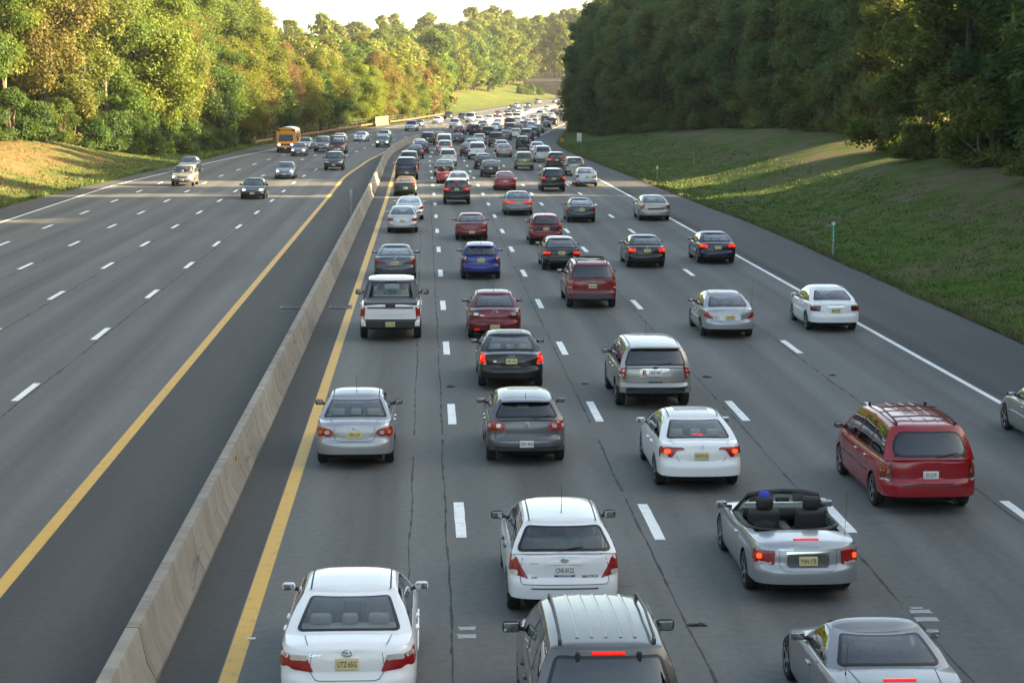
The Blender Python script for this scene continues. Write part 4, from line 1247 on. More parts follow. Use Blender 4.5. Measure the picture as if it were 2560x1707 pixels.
# ------------------------------------------------------------------ median barrier
def concrete(name, col):
    ma, nt, b = newmat(name)
    ge = nt.nodes.new('ShaderNodeNewGeometry'); oi = nt.nodes.new('ShaderNodeObjectInfo'); P = ge.outputs['Position']
    f = ramp(nt, noise(nt, P, .9, 7, .68), .3, .72, 0, 1)
    st_ = ramp(nt, noise(nt, P, 1.0, 5, .65, sx=(.7, 2.6, .22)), .48, .74, 0, .8)
    c = mixc(nt, f, tuple(q * .74 for q in col), tuple(min(1, q * 1.15) for q in col))
    c = mixc(nt, st_, c, tuple(q * .5 for q in col))
    sc_ = ramp(nt, noise(nt, P, 1.0, 3, .7, sx=(.4, .5, 5.5)), .62, .68, 0, .45)
    c = mixc(nt, sc_, c, (.06, .06, .06))
    mul = nt.nodes.new('ShaderNodeMix'); mul.data_type = 'RGBA'; mul.blend_type = 'MULTIPLY'; mul.inputs[0].default_value = 1
    nt.links.new(c, mul.inputs[6]); nt.links.new(ramp(nt, oi.outputs['Random'], 0, 1, .84, 1.10), mul.inputs[7])
    nt.links.new(mul.outputs[2], b.inputs['Base Color']); b.inputs['Roughness'].default_value = .9
    bp = N(nt, 'ShaderNodeBump', Strength=.3, Distance=.02); nt.links.new(noise(nt, P, 22, 4, .6), bp.inputs['Height']); nt.links.new(bp.outputs[0], b.inputs['Normal'])
    return ma
M['concrete'] = concrete('barrier_concrete', (.30, .275, .235))
M['concrete_pale'] = concrete('pale_concrete', (.135, .108, .088))
BAR = pchip([(-80, -4.10), (900, -4.10)])
barrier = empty('median_barrier', rd(-4.1, 60), 'long pale concrete safety barrier dividing the two carriageways', 'barrier')
prof = [(-.305, 0), (-.305, .075), (-.185, .33), (-.10, .80), (-.085, .83), (.085, .83), (.10, .80), (.185, .33), (.305, .075), (.305, 0)]
bo = Vector(barrier.location)
Y = -10.0
while Y < 640:
    L = 6.1 if Y < 330 else 12.2
    mb = MB(); rows = []; n = 3
    for k in range(n + 1):
        y = Y + (L - .045) * k / n
        rows.append([Vector(rd(BAR(y) + a * 1.02, y, z)) - bo for a, z in prof])
    mb.grid(rows); mb.face(rows[0]); mb.face(rows[-1][::-1])
    link('barrier_section', mb.mesh('barrier_section', M['concrete'], 25), barrier)
    Y += L
M['orange'] = simple('orange_reflector', (.75, .26, .03), .35)
for k in range(10):
    y = 40 + k * 18.3; mb = MB(); mb.rbox((0, 0, 0), (.03, .09, .10), .01)
    o = link('barrier_reflector', mb.mesh('barrier_reflector', M['orange'], 40), barrier, Vector(rd(-4.1 + .165, y, .62)) - bo)
# drain grates each side of the barrier
M['iron'] = simple('cast_iron', (.10, .09, .085), .6, .4)
for lat, px, lab in ((-3.2, 0, 'rusty slotted drain grate on the right-hand side of the concrete barrier'), (-5.0, 0, 'dark slotted drain grate on the far side of the concrete barrier')):
    p = rd(lat, 72.5, .004)
    g_ = empty('drain_grate', p, lab, 'drain grate', 'drain grates beside the barrier')
    mb = MB(); mb.box((0, 0, .002), (.80, 1.0, .004)); link('grate_pit', mb.mesh('grate_pit', M['under'], 0), g_)
    for i in range(9):
        mb = MB(); mb.box((-.36 + i * .09, 0, .012), (.045, .96, .014)); link('grate_bar', mb.mesh('grate_bar', M['iron'], 0), g_)
    mb = MB()
    for sy in (-1, 1): mb.box((0, sy * .49, .012), (.84, .06, .016))
    for sx_ in (-1, 1): mb.box((sx_ * .41, 0, .012), (.05, .92, .016))
    link('grate_frame', mb.mesh('grate_frame', M['iron'], 0), g_)

# ------------------------------------------------------------------ signs and posts
M['steel'] = simple('galvanised_steel', (.34, .35, .35), .5, .5)
M['sign_green'] = simple('sign_green', (.01, .22, .13), .4)
M['sign_white'] = simple('sign_white', (.70, .70, .68), .45)
M['rust'] = simple('weathering_steel', (.23, .095, .045), .75, .2, .35, 3)
M['wood_post'] = simple('weathered_wood', (.30, .25, .19), .85, 0, .3)
M['sign_yellow'] = simple('sign_yellow', (.70, .36, .02), .45)
p = at(2082, 646, ground=True)
s_ = empty('mile_marker', p, 'green mile marker sign with white numerals on a steel post in the right verge', 'sign')
mb = MB(); mb.box((0, .03, .78), (.09, .04, 1.56)); link('post', mb.mesh('post', M['steel'], 0), s_)
mb = MB(); mb.rbox((0, 0, 1.17), (.17, .015, .80), .02); pn = link('sign_panel', mb.mesh('sign_panel', M['sign_green'], 40), s_)
mb = MB(); mb.rbox((0, 0, 1.66), (.17, .015, .17), .015); link('cap_panel', mb.mesh('cap_panel', M['sign_white'], 40), s_)
for ch, z in (('1', 1.46), ('3', 1.27), ('5', 1.09), ('4', .86)):
    link('numeral', text_mesh(ch, .20, M['ink_white'], .85, .004), pn, (0, -.010, z))
mb = MB(); mb.box((0, -.01, .965), (.12, .004, .012)); link('rule', mb.mesh('rule', M['ink_white'], 0), pn)
mb = MB(); mb.rbox((-.22, .02, 1.57), (.24, .02, .09), .03); link('arm_plate', mb.mesh('arm_plate', M['steel'], 40), s_)
def small_post(px, py, h, lab, name, pw, ph, panel_mat, post_mat, cat='marker post', group='marker posts along the verges', wd=.05, loc=None):
    p = at(px, py, ground=True) if loc is None else Vector(loc)
    e_ = empty(name, p, lab, cat, group)
    mb = MB(); mb.box((0, .02, h / 2), (wd, .03, h)); link('post', mb.mesh('post', post_mat, 0), e_)
    if pw:
        mb = MB(); mb.rbox((0, 0, h - ph / 2), (pw, .014, ph), .012); link('marker_panel', mb.mesh('marker_panel', panel_mat, 40), e_)
    return e_
small_post(1643, 451, 1.25, 'thin steel post with a small white plate at the grass edge', 'delineator_post', .16, .30, M['sign_white'], M['steel'])
small_post(1735, 412, 1.15, 'bare wooden stake on the grass slope right of the road', 'wooden_stake', 0, 0, None, M['wood_post'], wd=.09)
small_post(1454, 379, .95, 'short green marker post with a white top in the right verge', 'marker_post', .14, .8, M['sign_green'], M['steel'])
small_post(483, 386, 1.3, 'grey marker post in the left verge by the bushes', 'marker_post', .13, .9, M['steel'], M['steel'])
small_post(0, 0, 1.75, 'grey marker post standing just behind the concrete barrier', 'marker_post', .17, .95, M['steel'], M['steel'], loc=rd(-4.62, 121))
small_post(0, 0, 1.75, 'green marker post rising over the barrier where it bends', 'marker_post', .16, .8, M['sign_green'], M['steel'], loc=rd(-4.62, 238))
p = at(1448, 359, ground=True)
s_ = empty('sign_board', p, 'plain white sheet sign beside the dark wood on the right', 'sign')
mb = MB(); mb.rbox((0, 0, .85), (.66, .02, 1.15), .02); link('sign_panel', mb.mesh('sign_panel', M['sign_white'], 40), s_)
for x in (-.22, .22):
    mb = MB(); mb.box((x, .03, .7), (.05, .04, 1.4)); link('post', mb.mesh('post', M['steel'], 0), s_)

def guardrail(pts, lab, posts=True, yellow_end=False, cat='guardrail', group='rust-brown guardrails'):
    """W-beam on posts along a list of (lat, Y)"""
    o_ = Vector(rd(pts[0][0], pts[0][1])); o_.z = ground_z(o_.x, o_.y)
    g_ = empty('guardrail', o_, lab, cat, group)
    P = [Vector((q[0] + C(q[1]), q[1], ground_z(q[0] + C(q[1]), q[1]))) - o_ for q in pts]
    wave = [(0, .42), (.05, .46), (.05, .50), (0, .565), (.05, .63), (.05, .67), (0, .72)]
    step = max(1, len(P) // 30)
    for i in range(0, len(P) - 1, step):
        seg = P[i:i + step + 1]
        mb = MB(); mb.grid([[Vector((a.x + w_, a.y, a.z + z)) for w_, z in wave] for a in seg])
        mb.grid([[Vector((a.x + w_ - .012, a.y, a.z + z)) for w_, z in wave] for a in seg], flip=True)
        link('rail_beam', mb.mesh('rail_beam', M['rust'], 60), g_)
    if posts:
        for a in P:
            mb = MB(); mb.box((0, 0, .35), (.14, .12, .72)); link('rail_post', mb.mesh('rail_post', M['rust'], 0), g_, a + Vector((-.10 if pts[0][0] < 0 else .10, 0, 0)))
    if yellow_end:
        mb = MB(); mb.rbox((0, 0, 0), (.52, .05, .52), .04); e_ = link('end_marker', mb.mesh('end_marker', M['sign_yellow'], 40), g_, P[0] + Vector((0, -.15, .5)))
        for k in range(3):
            mb = MB(); mb.box((-.15 + .15 * k, -.028, 0), (.05, .006, .6)); o2 = link('hazard_stripe', mb.mesh('hazard_stripe', M['black'], 0), e_); o2.rotation_euler = (0, R(40), 0); o2.scale = (1, 1, .55)
    return g_
guardrail([(pave_l(Y) - .5, Y) for Y in np.arange(256, 366, 4.0)], 'long rust-brown guardrail on the left in front of the fence')
guardrail([(pave_l(Y) - .4, Y) for Y in np.arange(384, 486, 5.0)], 'sunlit rust-brown guardrail beyond the pale concrete parapet')
guardrail([(pave_r(Y) + .7, Y) for Y in np.arange(268, 292, 3.0)], 'short rust-brown guardrail with a yellow striped end marker on the right', yellow_end=True)
guardrail([(pave_r(Y) + .6, Y) for Y in np.arange(318, 348, 4.0)], 'rust-brown guardrail at the foot of the dark trees on the right curve')
# end post of the far rail
mb = MB(); mb.rbox((0, 0, .5), (.45, .35, 1.0), .05)
p = Vector(rd(pave_l(489) - .6, 489)); p.z = ground_z(p.x, p.y)
link('concrete_bollard', mb.mesh('concrete_bollard', M['concrete_pale'], 40), None, p, None, 'white concrete end post at the far end of the sunlit guardrail', 'bollard')
# pale parapet between the two rails
mb = MB(); rows = []
for Yp in np.arange(366, 384, 3.0):
    b_ = Vector(rd(pave_l(Yp) - .35, Yp)); rows.append([b_ + Vector((dx, 0, z)) for dx, z in ((.25, -.2), (.25, .35), (.12, .5), (.12, 1.75), (-.12, 1.75), (-.12, -.2))])
mb.grid(rows); mb.face(rows[0]); mb.face(rows[-1][::-1])
par = link('concrete_parapet', mb.mesh('concrete_parapet', M['concrete_pale'], 30), None, None, None, 'pale sunlit concrete parapet wall between two rust-brown guardrails', 'wall')
# picket fence of bleached posts behind the rails
def fence(Y0, Y1, step, off, lab, h):
    o_ = Vector(rd(pave_l(Y0) - off, Y0)); o_.z = ground_z(o_.x, o_.y); f_ = empty('picket_fence', o_, lab, 'fence', 'fences behind the left guardrails'); r = random.Random(int(Y0))
    mbs = MB(); base = MB(); base.box((0, 0, h / 2), (.12, .08, h), taper=.8); pm_ = base.mesh('fence_post', M['wood_post'], 0)
    prev = None
    for Yf in np.arange(Y0, Y1, step):
        p = Vector(rd(pave_l(Yf) - off, Yf)); p.z = ground_z(p.x, p.y)
        o = link('fence_post', pm_, f_, p - o_); o.scale = (1, 1, r.uniform(.8, 1.08)); o.rotation_euler = (r.uniform(-.05, .05), r.uniform(-.06, .06), 0)
        if prev is not None:
            mb = MB()
            for z in (.35, h * .55, h * .82): mb.tube([prev + Vector((0, 0, z)) - o_, p + Vector((0, 0, z)) - o_], .012, 4)
            link('fence_wire', mb.mesh('fence_wire', M['steel'], 0), f_)
        prev = p
fence(272, 366, 3.0, 1.6, 'weathered post and wire fence behind the long left guardrail', 1.9)
fence(386, 440, 3.2, 1.6, 'short sunlit post and wire fence past the concrete parapet', 1.8)

# ------------------------------------------------------------------ overpass in the distance
def stone_mat():
    ma, nt, b = newmat('rough_stone')
    tc = nt.nodes.new('ShaderNodeTexCoord')
    f = noise(nt, tc.outputs['Object'], .9, 6, .7)
    nt.links.new(mixc(nt, ramp(nt, f, .3, .7, 0, 1), (.065, .056, .05), (.135, .115, .10)), b.inputs['Base Color']); b.inputs['Roughness'].default_value = .95
    return ma
M['stone'] = stone_mat()
by = 722.0; bx = C(by) + pave_l(by) - 5.5; bz = RISE(by)
br = empty('overpass', (bx, by, bz), 'stone overpass with a pale railing crossing the road far away', 'bridge')
r = random.Random(8); vs0 = bpy.data.meshes
blk = {}
for i in range(19):
    for j in range(7):
        x = -11.5 + i * .72 + (.36 if j % 2 else 0); z = .35 + j * .72
        k = r.randrange(4)
        if k not in blk:
            mb = MB(); mb.rbox((0, 0, 0), (.69, .5 + .12 * k, .69), .06, n=1); blk[k] = mb.mesh('stone_block', M['stone'], 40)
        link('stone_block', blk[k], br, (x, -.05 * r.random(), z))
mb = MB(); mb.box((-5.0, .6, 2.7), (13.6, .9, 5.2)); mb.box((1.4, 6, 2.7), (.8, 12, 5.2)); link('abutment', mb.mesh('abutment', M['stone'], 0), br)
mb = MB(); mb.box((18, 6, 5.9), (62, 12, 1.1)); link('deck', mb.mesh('deck', M['concrete'], 0), br)
mb = MB(); mb.box((18, -.05, 6.62), (62, .3, .34)); link('kerb', mb.mesh('kerb', M['concrete_pale'], 0), br)
M['rail_grey'] = simple('bridge_railing', (.26, .25, .23), .55)
for z in (7.3, 7.85, 8.4):
    mb = MB(); mb.box((18, -.05, z), (62, .08, .10)); link('railing_bar', mb.mesh('railing_bar', M['rail_grey'], 0), br)
mb = MB(); mb.box((0, 0, .85), (.14, .14, 1.75)); pm_ = mb.mesh('railing_post', M['rail_grey'], 0)
for k in range(24): link('railing_post', pm_, br, (-12.4 + k * 1.6, -.05, 6.75))
mb = MB(); mb.box((44, 6, 2.7), (2.0, 12, 5.2)); link('pier', mb.mesh('pier', M['stone'], 0), br)
mb = MB(); mb.rbox((0, 0, 0), (.75, .03, .75), .03); yl = link('warning_sign', mb.mesh('warning_sign', M['sign_yellow'], 40), None, (bx - 10.2, by - 1.5, bz + 8.4), None, 'small yellow diamond sign beside the far overpass railing', 'sign')
yl.rotation_euler = (0, R(45), 0)
mb = MB(); mb.box((0, 0, 0), (.07, .05, 4.4)); o = link('sign_post', mb.mesh('sign_post', M['steel'], 0), yl, (1.5, .04, -1.5)); o.rotation_euler = (0, R(-45), 0)
# ------------------------------------------------------------------ trees
def leaf_mat(name, trans=.44):
    ma, nt, b = newmat(name)
    oi = nt.nodes.new('ShaderNodeObjectInfo'); at_ = N(nt, 'ShaderNodeAttribute'); at_.attribute_name = 'tint'
    hs = nt.nodes.new('ShaderNodeHueSaturation'); nt.links.new(oi.outputs['Color'], hs.inputs['Color'])
    nt.links.new(ramp(nt, at_.outputs['Fac'], 0, 1, .478, .525), hs.inputs['Hue'])
    nt.links.new(ramp(nt, at_.outputs['Fac'], 0, 1, 1.24, .76), hs.inputs['Value'])
    nt.links.new(hs.outputs[0], b.inputs['Base Color']); b.inputs['Roughness'].default_value = .55; b.inputs['Specular IOR Level'].default_value = .25
    tr = nt.nodes.new('ShaderNodeBsdfTranslucent'); nt.links.new(mixc(nt, .35, hs.outputs[0], (.16, .22, .02)), tr.inputs[0])
    mx = nt.nodes.new('ShaderNodeMixShader'); mx.inputs[0].default_value = trans
    nt.links.new(b.outputs[0], mx.inputs[1]); nt.links.new(tr.outputs[0], mx.inputs[2])
    nt.links.new(mx.outputs[0], nt.nodes['Material Output'].inputs[0])
    return ma
M['leaf'] = leaf_mat('leaves')
M['bark'] = simple('bark', (.085, .062, .045), .95, 0, .4, 3, bump=.4)
M['bark_pale'] = simple('pale_bark', (.20, .16, .12), .9, 0, .3, 3, bump=.3)

def crown_mesh(name, seed, nleaf, size, rad, height, base, prof, ncl, droop=0.0, asp=.55, rc=(1.1, 1.9), flat=.75):
    """leaf-sized quads in clumps spread through a crown of the given outline"""
    r = np.random.default_rng(seed)
    zz = base + (height - base) * np.sort(r.random(ncl) ** .9)
    fr = (zz - base) / (height - base)
    R0 = rad * np.interp(fr, [p[0] for p in prof], [p[1] for p in prof])
    ang = r.random(ncl) * 2 * np.pi + np.arange(ncl) * 2.4
    lob = 1 + .18 * np.sin(ang * 2 + seed) + .14 * np.sin(ang * 3 + zz * .7)
    rr = R0 * lob * np.sqrt(.12 + .88 * r.random(ncl)) * .92
    cen = np.stack([rr * np.cos(ang), rr * np.sin(ang), zz], 1)
    crad = r.uniform(rc[0], rc[1], ncl) * (.75 + .4 * np.minimum(1, R0 / rad))
    ctint = r.random(ncl)
    wgt = crad ** 2; cnt = r.choice(ncl, nleaf, p=wgt / wgt.sum())
    dv = r.normal(size=(nleaf, 3)); dv /= np.linalg.norm(dv, axis=1)[:, None]
    rad_ = crad[cnt] * (r.random(nleaf) ** .45) * (1 + .15 * r.normal(size=nleaf))
    off = dv * rad_[:, None]; off[:, 2] *= flat
    if droop: off[:, 2] -= droop * (np.hypot(off[:, 0], off[:, 1])) ** 1.3 * .5
    P = cen[cnt] + off
    P[:, 2] = np.maximum(P[:, 2], .15)
    out = P.copy(); out[:, 2] = 0; out /= (np.linalg.norm(out, axis=1)[:, None] + 1e-6)
    nrm = dv * .8 + out * .35 + np.array([0, 0, .55]) + r.normal(size=(nleaf, 3)) * .55
    nrm /= np.linalg.norm(nrm, axis=1)[:, None]
    t = np.cross(nrm, r.normal(size=(nleaf, 3)) if not droop else np.cross(np.array([0, 0, 1.]), out) + r.normal(size=(nleaf, 3)) * .5)
    t /= np.linalg.norm(t, axis=1)[:, None]; bt = np.cross(nrm, t)
    s = size * r.uniform(.6, 1.35, nleaf)[:, None]
    a, b_ = t * s * .5, bt * s * asp * .5
    if droop: a, b_ = bt * s * .5 * 1.5, t * s * asp * .32
    V = np.stack([P - a, P - a * .1 + b_, P + a, P - a * .1 - b_], 1).reshape(-1, 3).astype(np.float32)
    me = bpy.data.meshes.new(name)
    me.vertices.add(nleaf * 4); me.vertices.foreach_set('co', V.ravel())
    me.loops.add(nleaf * 4); me.loops.foreach_set('vertex_index', np.arange(nleaf * 4, dtype=np.int32))
    me.polygons.add(nleaf); me.polygons.foreach_set('loop_start', np.arange(0, nleaf * 4, 4, dtype=np.int32))
    me.update(calc_edges=True)
    at_ = me.attributes.new('tint', 'FLOAT', 'FACE')
    at_.data.foreach_set('value', np.clip(.55 * ctint[cnt] + .45 * r.random(nleaf), 0, 1).astype(np.float32))
    me.materials.append(M['leaf'])
    return me, cen

def trunk_mesh(name, seed, height, base, r0, cen, mat, nl=11, multi=1):
    r = random.Random(seed); mb = MB()
    for m_ in range(multi):
        a = r.uniform(0, 6.28); lean = (0.3 if multi > 1 else .06); bx_, by_ = (.35 * math.cos(a), .35 * math.sin(a)) if multi > 1 else (0, 0)
        pts = []; n = 8
        for k in range(n + 1):
            t = k / n; pts.append((bx_ + math.cos(a) * lean * t * height * .4 + r.uniform(-.1, .1) * (k > 0), by_ + math.sin(a) * lean * t * height * .4 + r.uniform(-.1, .1) * (k > 0), -.4 + t * height * .86))
        mb.tube(pts, [r0 * (1.35 if k == 0 else 1) * (1 - .80 * k / n) / (1 if multi == 1 else 1.5) for k in range(n + 1)], 7)
        for c_ in r.sample(list(cen), min(nl, len(cen))):
            z0 = min(c_[2] * r.uniform(.45, .75), height * .8); k = max(0, min(n - 1, int((z0 + .4) / (height * .86) * n)))
            p = Vector(pts[k]); e = Vector(c_); mid = (p + e) / 2 + Vector((r.uniform(-.4, .4), r.uniform(-.4, .4), .5))
            mb.tube([p, mid, e], [r0 * .30 * (1 - .5 * k / n), r0 * .17, .02], 5, caps=False)
    return mb.mesh(name, mat, 60)

OVAL = [(0, .55), (.15, .85), (.4, 1.0), (.7, .82), (.9, .5), (1, .2)]
TALL = [(0, .65), (.2, .9), (.5, 1.0), (.8, .7), (1, .15)]
ROUND = [(0, .5), (.25, .95), (.55, 1.0), (.8, .75), (1, .25)]
TOPPY = [(0, .25), (.25, .55), (.55, 1.0), (.8, .9), (1, .35)]
SHRUB = [(0, .95), (.4, 1.0), (.8, .65), (1, .25)]
TR = {}
def mk(key, seed, nleaf, size, rad, h, base, prof, ncl, r0=.28, bark='bark', **kw):
    nl, multi = kw.pop('nl', 11), kw.pop('multi', 1)
    cm, cen = crown_mesh('crown', seed, nleaf, size, rad, h, base, prof, ncl, **kw)
    tm = trunk_mesh('trunk', seed, h, base, r0, cen, M[bark], nl, multi)
    TR[key] = (cm, tm, h, rad)
# near right-hand wood: fine leaves
mk('rA', 1, 46000, .38, 5.2, 19, 1.0, OVAL, 95, droop=.35, asp=.6, rc=(.8, 1.45))
mk('rB', 2, 46000, .36, 4.8, 21, 1.6, TALL, 100, droop=.15, asp=.6, rc=(.8, 1.4))
mk('rC', 3, 42000, .36, 5.6, 17, .8, ROUND, 90, droop=.5, asp=.55, rc=(.85, 1.5))
# left-hand wood
mk('lA', 4, 40000, .31, 4.6, 20, 4.2, OVAL, 80, bark='bark_pale')
mk('lB', 5, 40000, .31, 4.2, 22, 6.0, TOPPY, 75, bark='bark_pale')
mk('lC', 6, 40000, .31, 5.0, 17, 2.0, ROUND, 80)
mk('lD', 7, 30000, .31, 4.0, 15, 1.2, OVAL, 65, bark='bark_pale', nl=16)
# far
mk('fA', 8, 9000, .72, 5.2, 18, 1.0, OVAL, 60, rc=(1.2, 2.0))
mk('fB', 9, 9000, .72, 4.6, 20, 2.0, TALL, 60, rc=(1.2, 1.9))
mk('fC', 10, 9000, .70, 6.0, 15, .6, ROUND, 60, rc=(1.3, 2.1))
# shrubs
mk('sA', 11, 9000, .24, 2.0, 2.9, .1, SHRUB, 30, r0=.07, rc=(.5, .9), multi=3, nl=5)
mk('sB', 12, 7000, .24, 1.6, 2.2, .05, SHRUB, 24, r0=.06, rc=(.45, .8), multi=3, nl=4)
mk('sC', 13, 8000, .26, 2.6, 4.6, .3, ROUND, 30, r0=.10, rc=(.6, 1.0), multi=3, nl=6, bark='bark_pale')

trng = random.Random(21)
def tree(key, x, y, scale, col, label, group, name='tree', cat='tree', sq=1.0, dz=0.0):
    if y > 245 and name == 'tree' and x < C(y): sq *= 1.22
    cm, tm, h, rad = TR[key]; z = ground_z(x, y) - .05 + dz
    e_ = empty(name, (x, y, z), label, cat, group, trng.uniform(0, 6.28))
    e_.scale = (scale * sq, scale * sq, scale)
    link('trunk', tm, e_); c_ = link('crown', cm, e_, color=col)
    return e_
def vary(c, a=.18):
    k = 1 + trng.uniform(-a, a); return tuple(max(.005, q * k * (1 + trng.uniform(-.10, .10))) for q in c)
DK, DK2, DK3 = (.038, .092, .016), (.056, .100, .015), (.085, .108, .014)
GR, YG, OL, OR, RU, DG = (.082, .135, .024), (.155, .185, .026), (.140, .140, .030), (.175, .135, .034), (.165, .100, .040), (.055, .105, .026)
ORD = ['first', 'second', 'third', 'fourth', 'fifth', 'sixth', 'seventh', 'eighth', 'ninth', 'tenth', 'eleventh', 'twelfth', 'thirteenth', 'fourteenth', 'fifteenth', 'sixteenth', 'seventeenth', 'eighteenth', 'nineteenth', 'twentieth']
def colour_word(c):
    if c[0] > c[1] * 1.5: return 'rust-tinged'
    if c[0] > c[1] * 1.1: return 'orange-brown'
    if c[0] > .12: return 'yellow-green' if c[1] > c[0] else 'olive'
    if c[1] < .075: return 'dark green'
    return 'mid green'

def ytop(px):
    """skyline of the left-hand and far woods: photo row of the highest leaves at photo column px"""
    return float(np.interp(px, [0, 600, 640, 680, 760, 870, 980, 1100, 1200, 1300, 1400, 1600], [-400, -120, 40, 84, 80, 80, 74, 62, 50, 46, 36, 24]))
def cap_scale(key, x, y, sc, lo=0, hi=30):
    """keep a tree below that skyline (its real height at its real place)"""
    px = 1064 + 4881 * x / y; zt = CAMH + (205 - ytop(px) - trng.uniform(lo, hi) * 1.0) / 4881 * y - .9
    return min(sc, (zt - ground_z(x, y)) / TR[key][2])
def woodland(name, items, label, seed, nleaf=1500, leaf=1.3):
    """the depth of a wood, where no tree can be told from the next: one object"""
    V, F, T = [], [], []; r = np.random.default_rng(seed); base = []
    for k in range(3):
        cm, _ = crown_mesh('tmp', seed * 10 + k, nleaf, leaf, 5.0, 19, .8, (OVAL, TALL, ROUND)[k], 50, rc=(1.3, 2.1))
        n = len(cm.vertices); co = np.empty(n * 3, np.float32); cm.vertices.foreach_get('co', co)
        ti = np.empty(len(cm.polygons), np.float32); cm.attributes['tint'].data.foreach_get('value', ti); base.append((co.reshape(-1, 3), ti)); bpy.data.meshes.remove(cm)
    for x, y, sc in items:
        co, ti = base[r.integers(3)]; a = r.random() * 6.28; ca, sa = math.cos(a), math.sin(a)
        P = np.stack([co[:, 0] * ca - co[:, 1] * sa, co[:, 0] * sa + co[:, 1] * ca, co[:, 2]], 1) * sc + np.array([x, y, ground_z(x, y)])
        V.append(P); T.append(np.clip(ti * .8 + .2 * r.random(), 0, 1))
    V = np.concatenate(V).astype(np.float32); nq = len(V) // 4
    me = bpy.data.meshes.new(name); me.vertices.add(nq * 4); me.vertices.foreach_set('co', V.ravel())
    me.loops.add(nq * 4); me.loops.foreach_set('vertex_index', np.arange(nq * 4, dtype=np.int32))
    me.polygons.add(nq); me.polygons.foreach_set('loop_start', np.arange(0, nq * 4, 4, dtype=np.int32)); me.update(calc_edges=True)
    at_ = me.attributes.new('tint', 'FLOAT', 'FACE'); at_.data.foreach_set('value', np.concatenate(T).astype(np.float32)); me.materials.append(M['leaf'])
    return me

# ---- right-hand wood
TLR = pchip([(-60, 40), (60, 40), (100, 38.5), (122, 37.5), (160, 40), (205, 42.5), (235, 40), (262, 33.5), (290, 26.5), (320, 20.5), (346, 18.5), (370, 19)])
GAPS = [(159.5, 2.0), (143.2, .35), (119.0, .1), (91.5, .0), (74.0, -.2)]
def gap_ok(y, r_):
    return all(abs(y - g) > r_ + wd for g, wd in GAPS)
def gap2(y, r_): return all(abs(y - g) > r_ + wd - .3 for g, wd in GAPS[:2])
def NTH(k):
    k += 1
    if k <= 20: return ORD[k - 1]
    t_ = {2: ('twenty', 'twentieth'), 3: ('thirty', 'thirtieth'), 4: ('forty', 'fortieth'), 5: ('fifty', 'fiftieth'), 6: ('sixty', 'sixtieth'), 7: ('seventy', 'seventieth')}[k // 10]
    return t_[0] + '-' + ORD[k % 10 - 1] if k % 10 else t_[1]
seen, deep = 0, []
rows = [0, 6.5, 14, 22, 31, 41]
for ri, dl in enumerate(rows):
    Y = -50 + ri * 2.3
    while Y < 349 - ri * 1.0:
        lat = TLR(Y) + dl + trng.uniform(-1.0, 1.2); x = lat + C(Y)
        key = trng.choice(['rA', 'rB', 'rC'])
        sc = trng.uniform(.92, 1.16) * (1.0 if ri == 0 else 1.12) * (1.08 if Y < 150 else 1.0)
        rr = TR[key][3] * sc * .80
        if (gap_ok if ri < 2 else gap2)(Y, rr):
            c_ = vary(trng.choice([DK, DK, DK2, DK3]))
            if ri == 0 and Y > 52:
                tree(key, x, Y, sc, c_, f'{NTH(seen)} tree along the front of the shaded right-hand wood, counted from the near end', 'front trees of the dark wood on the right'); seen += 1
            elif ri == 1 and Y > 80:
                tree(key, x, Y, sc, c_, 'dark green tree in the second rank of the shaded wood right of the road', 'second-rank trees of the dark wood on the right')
            elif ri < 3 or not (105 < Y < 262) or trng.random() > .45: deep.append((x, Y, sc * 1.02))
        Y += trng.uniform(6.4, 8.4)
for Y in np.arange(-325, -52, 7.5):                        # the wood goes on behind the camera on both sides
    for dl in (0, 8, 17): deep.append((TLR(-50) + dl + trng.uniform(-1.5, 1.5), Y, trng.uniform(1.0, 1.2)))
# understory
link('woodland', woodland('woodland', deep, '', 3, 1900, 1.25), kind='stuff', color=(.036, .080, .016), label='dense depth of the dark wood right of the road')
# low growth along its edge
n = 0
for Y in np.arange(60, 348, 4.6):
    if not gap_ok(Y, 1.6) or trng.random() < .2: continue
    lat = TLR(Y) - trng.uniform(1.0, 3.4); lit = 205 < Y < 232  # on this stretch the yellow-green leaf colour stands in for sunlight
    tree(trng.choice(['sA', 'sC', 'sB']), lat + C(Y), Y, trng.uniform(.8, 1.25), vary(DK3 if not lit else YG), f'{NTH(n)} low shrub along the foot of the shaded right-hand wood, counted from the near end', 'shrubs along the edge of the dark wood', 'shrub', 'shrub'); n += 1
tree('lD', 41.0 + C(222), 222, .62, YG, 'small sunlit yellow-green tree at the gap in the dark right-hand wood', None)  # sunlight is put into its light leaf colour

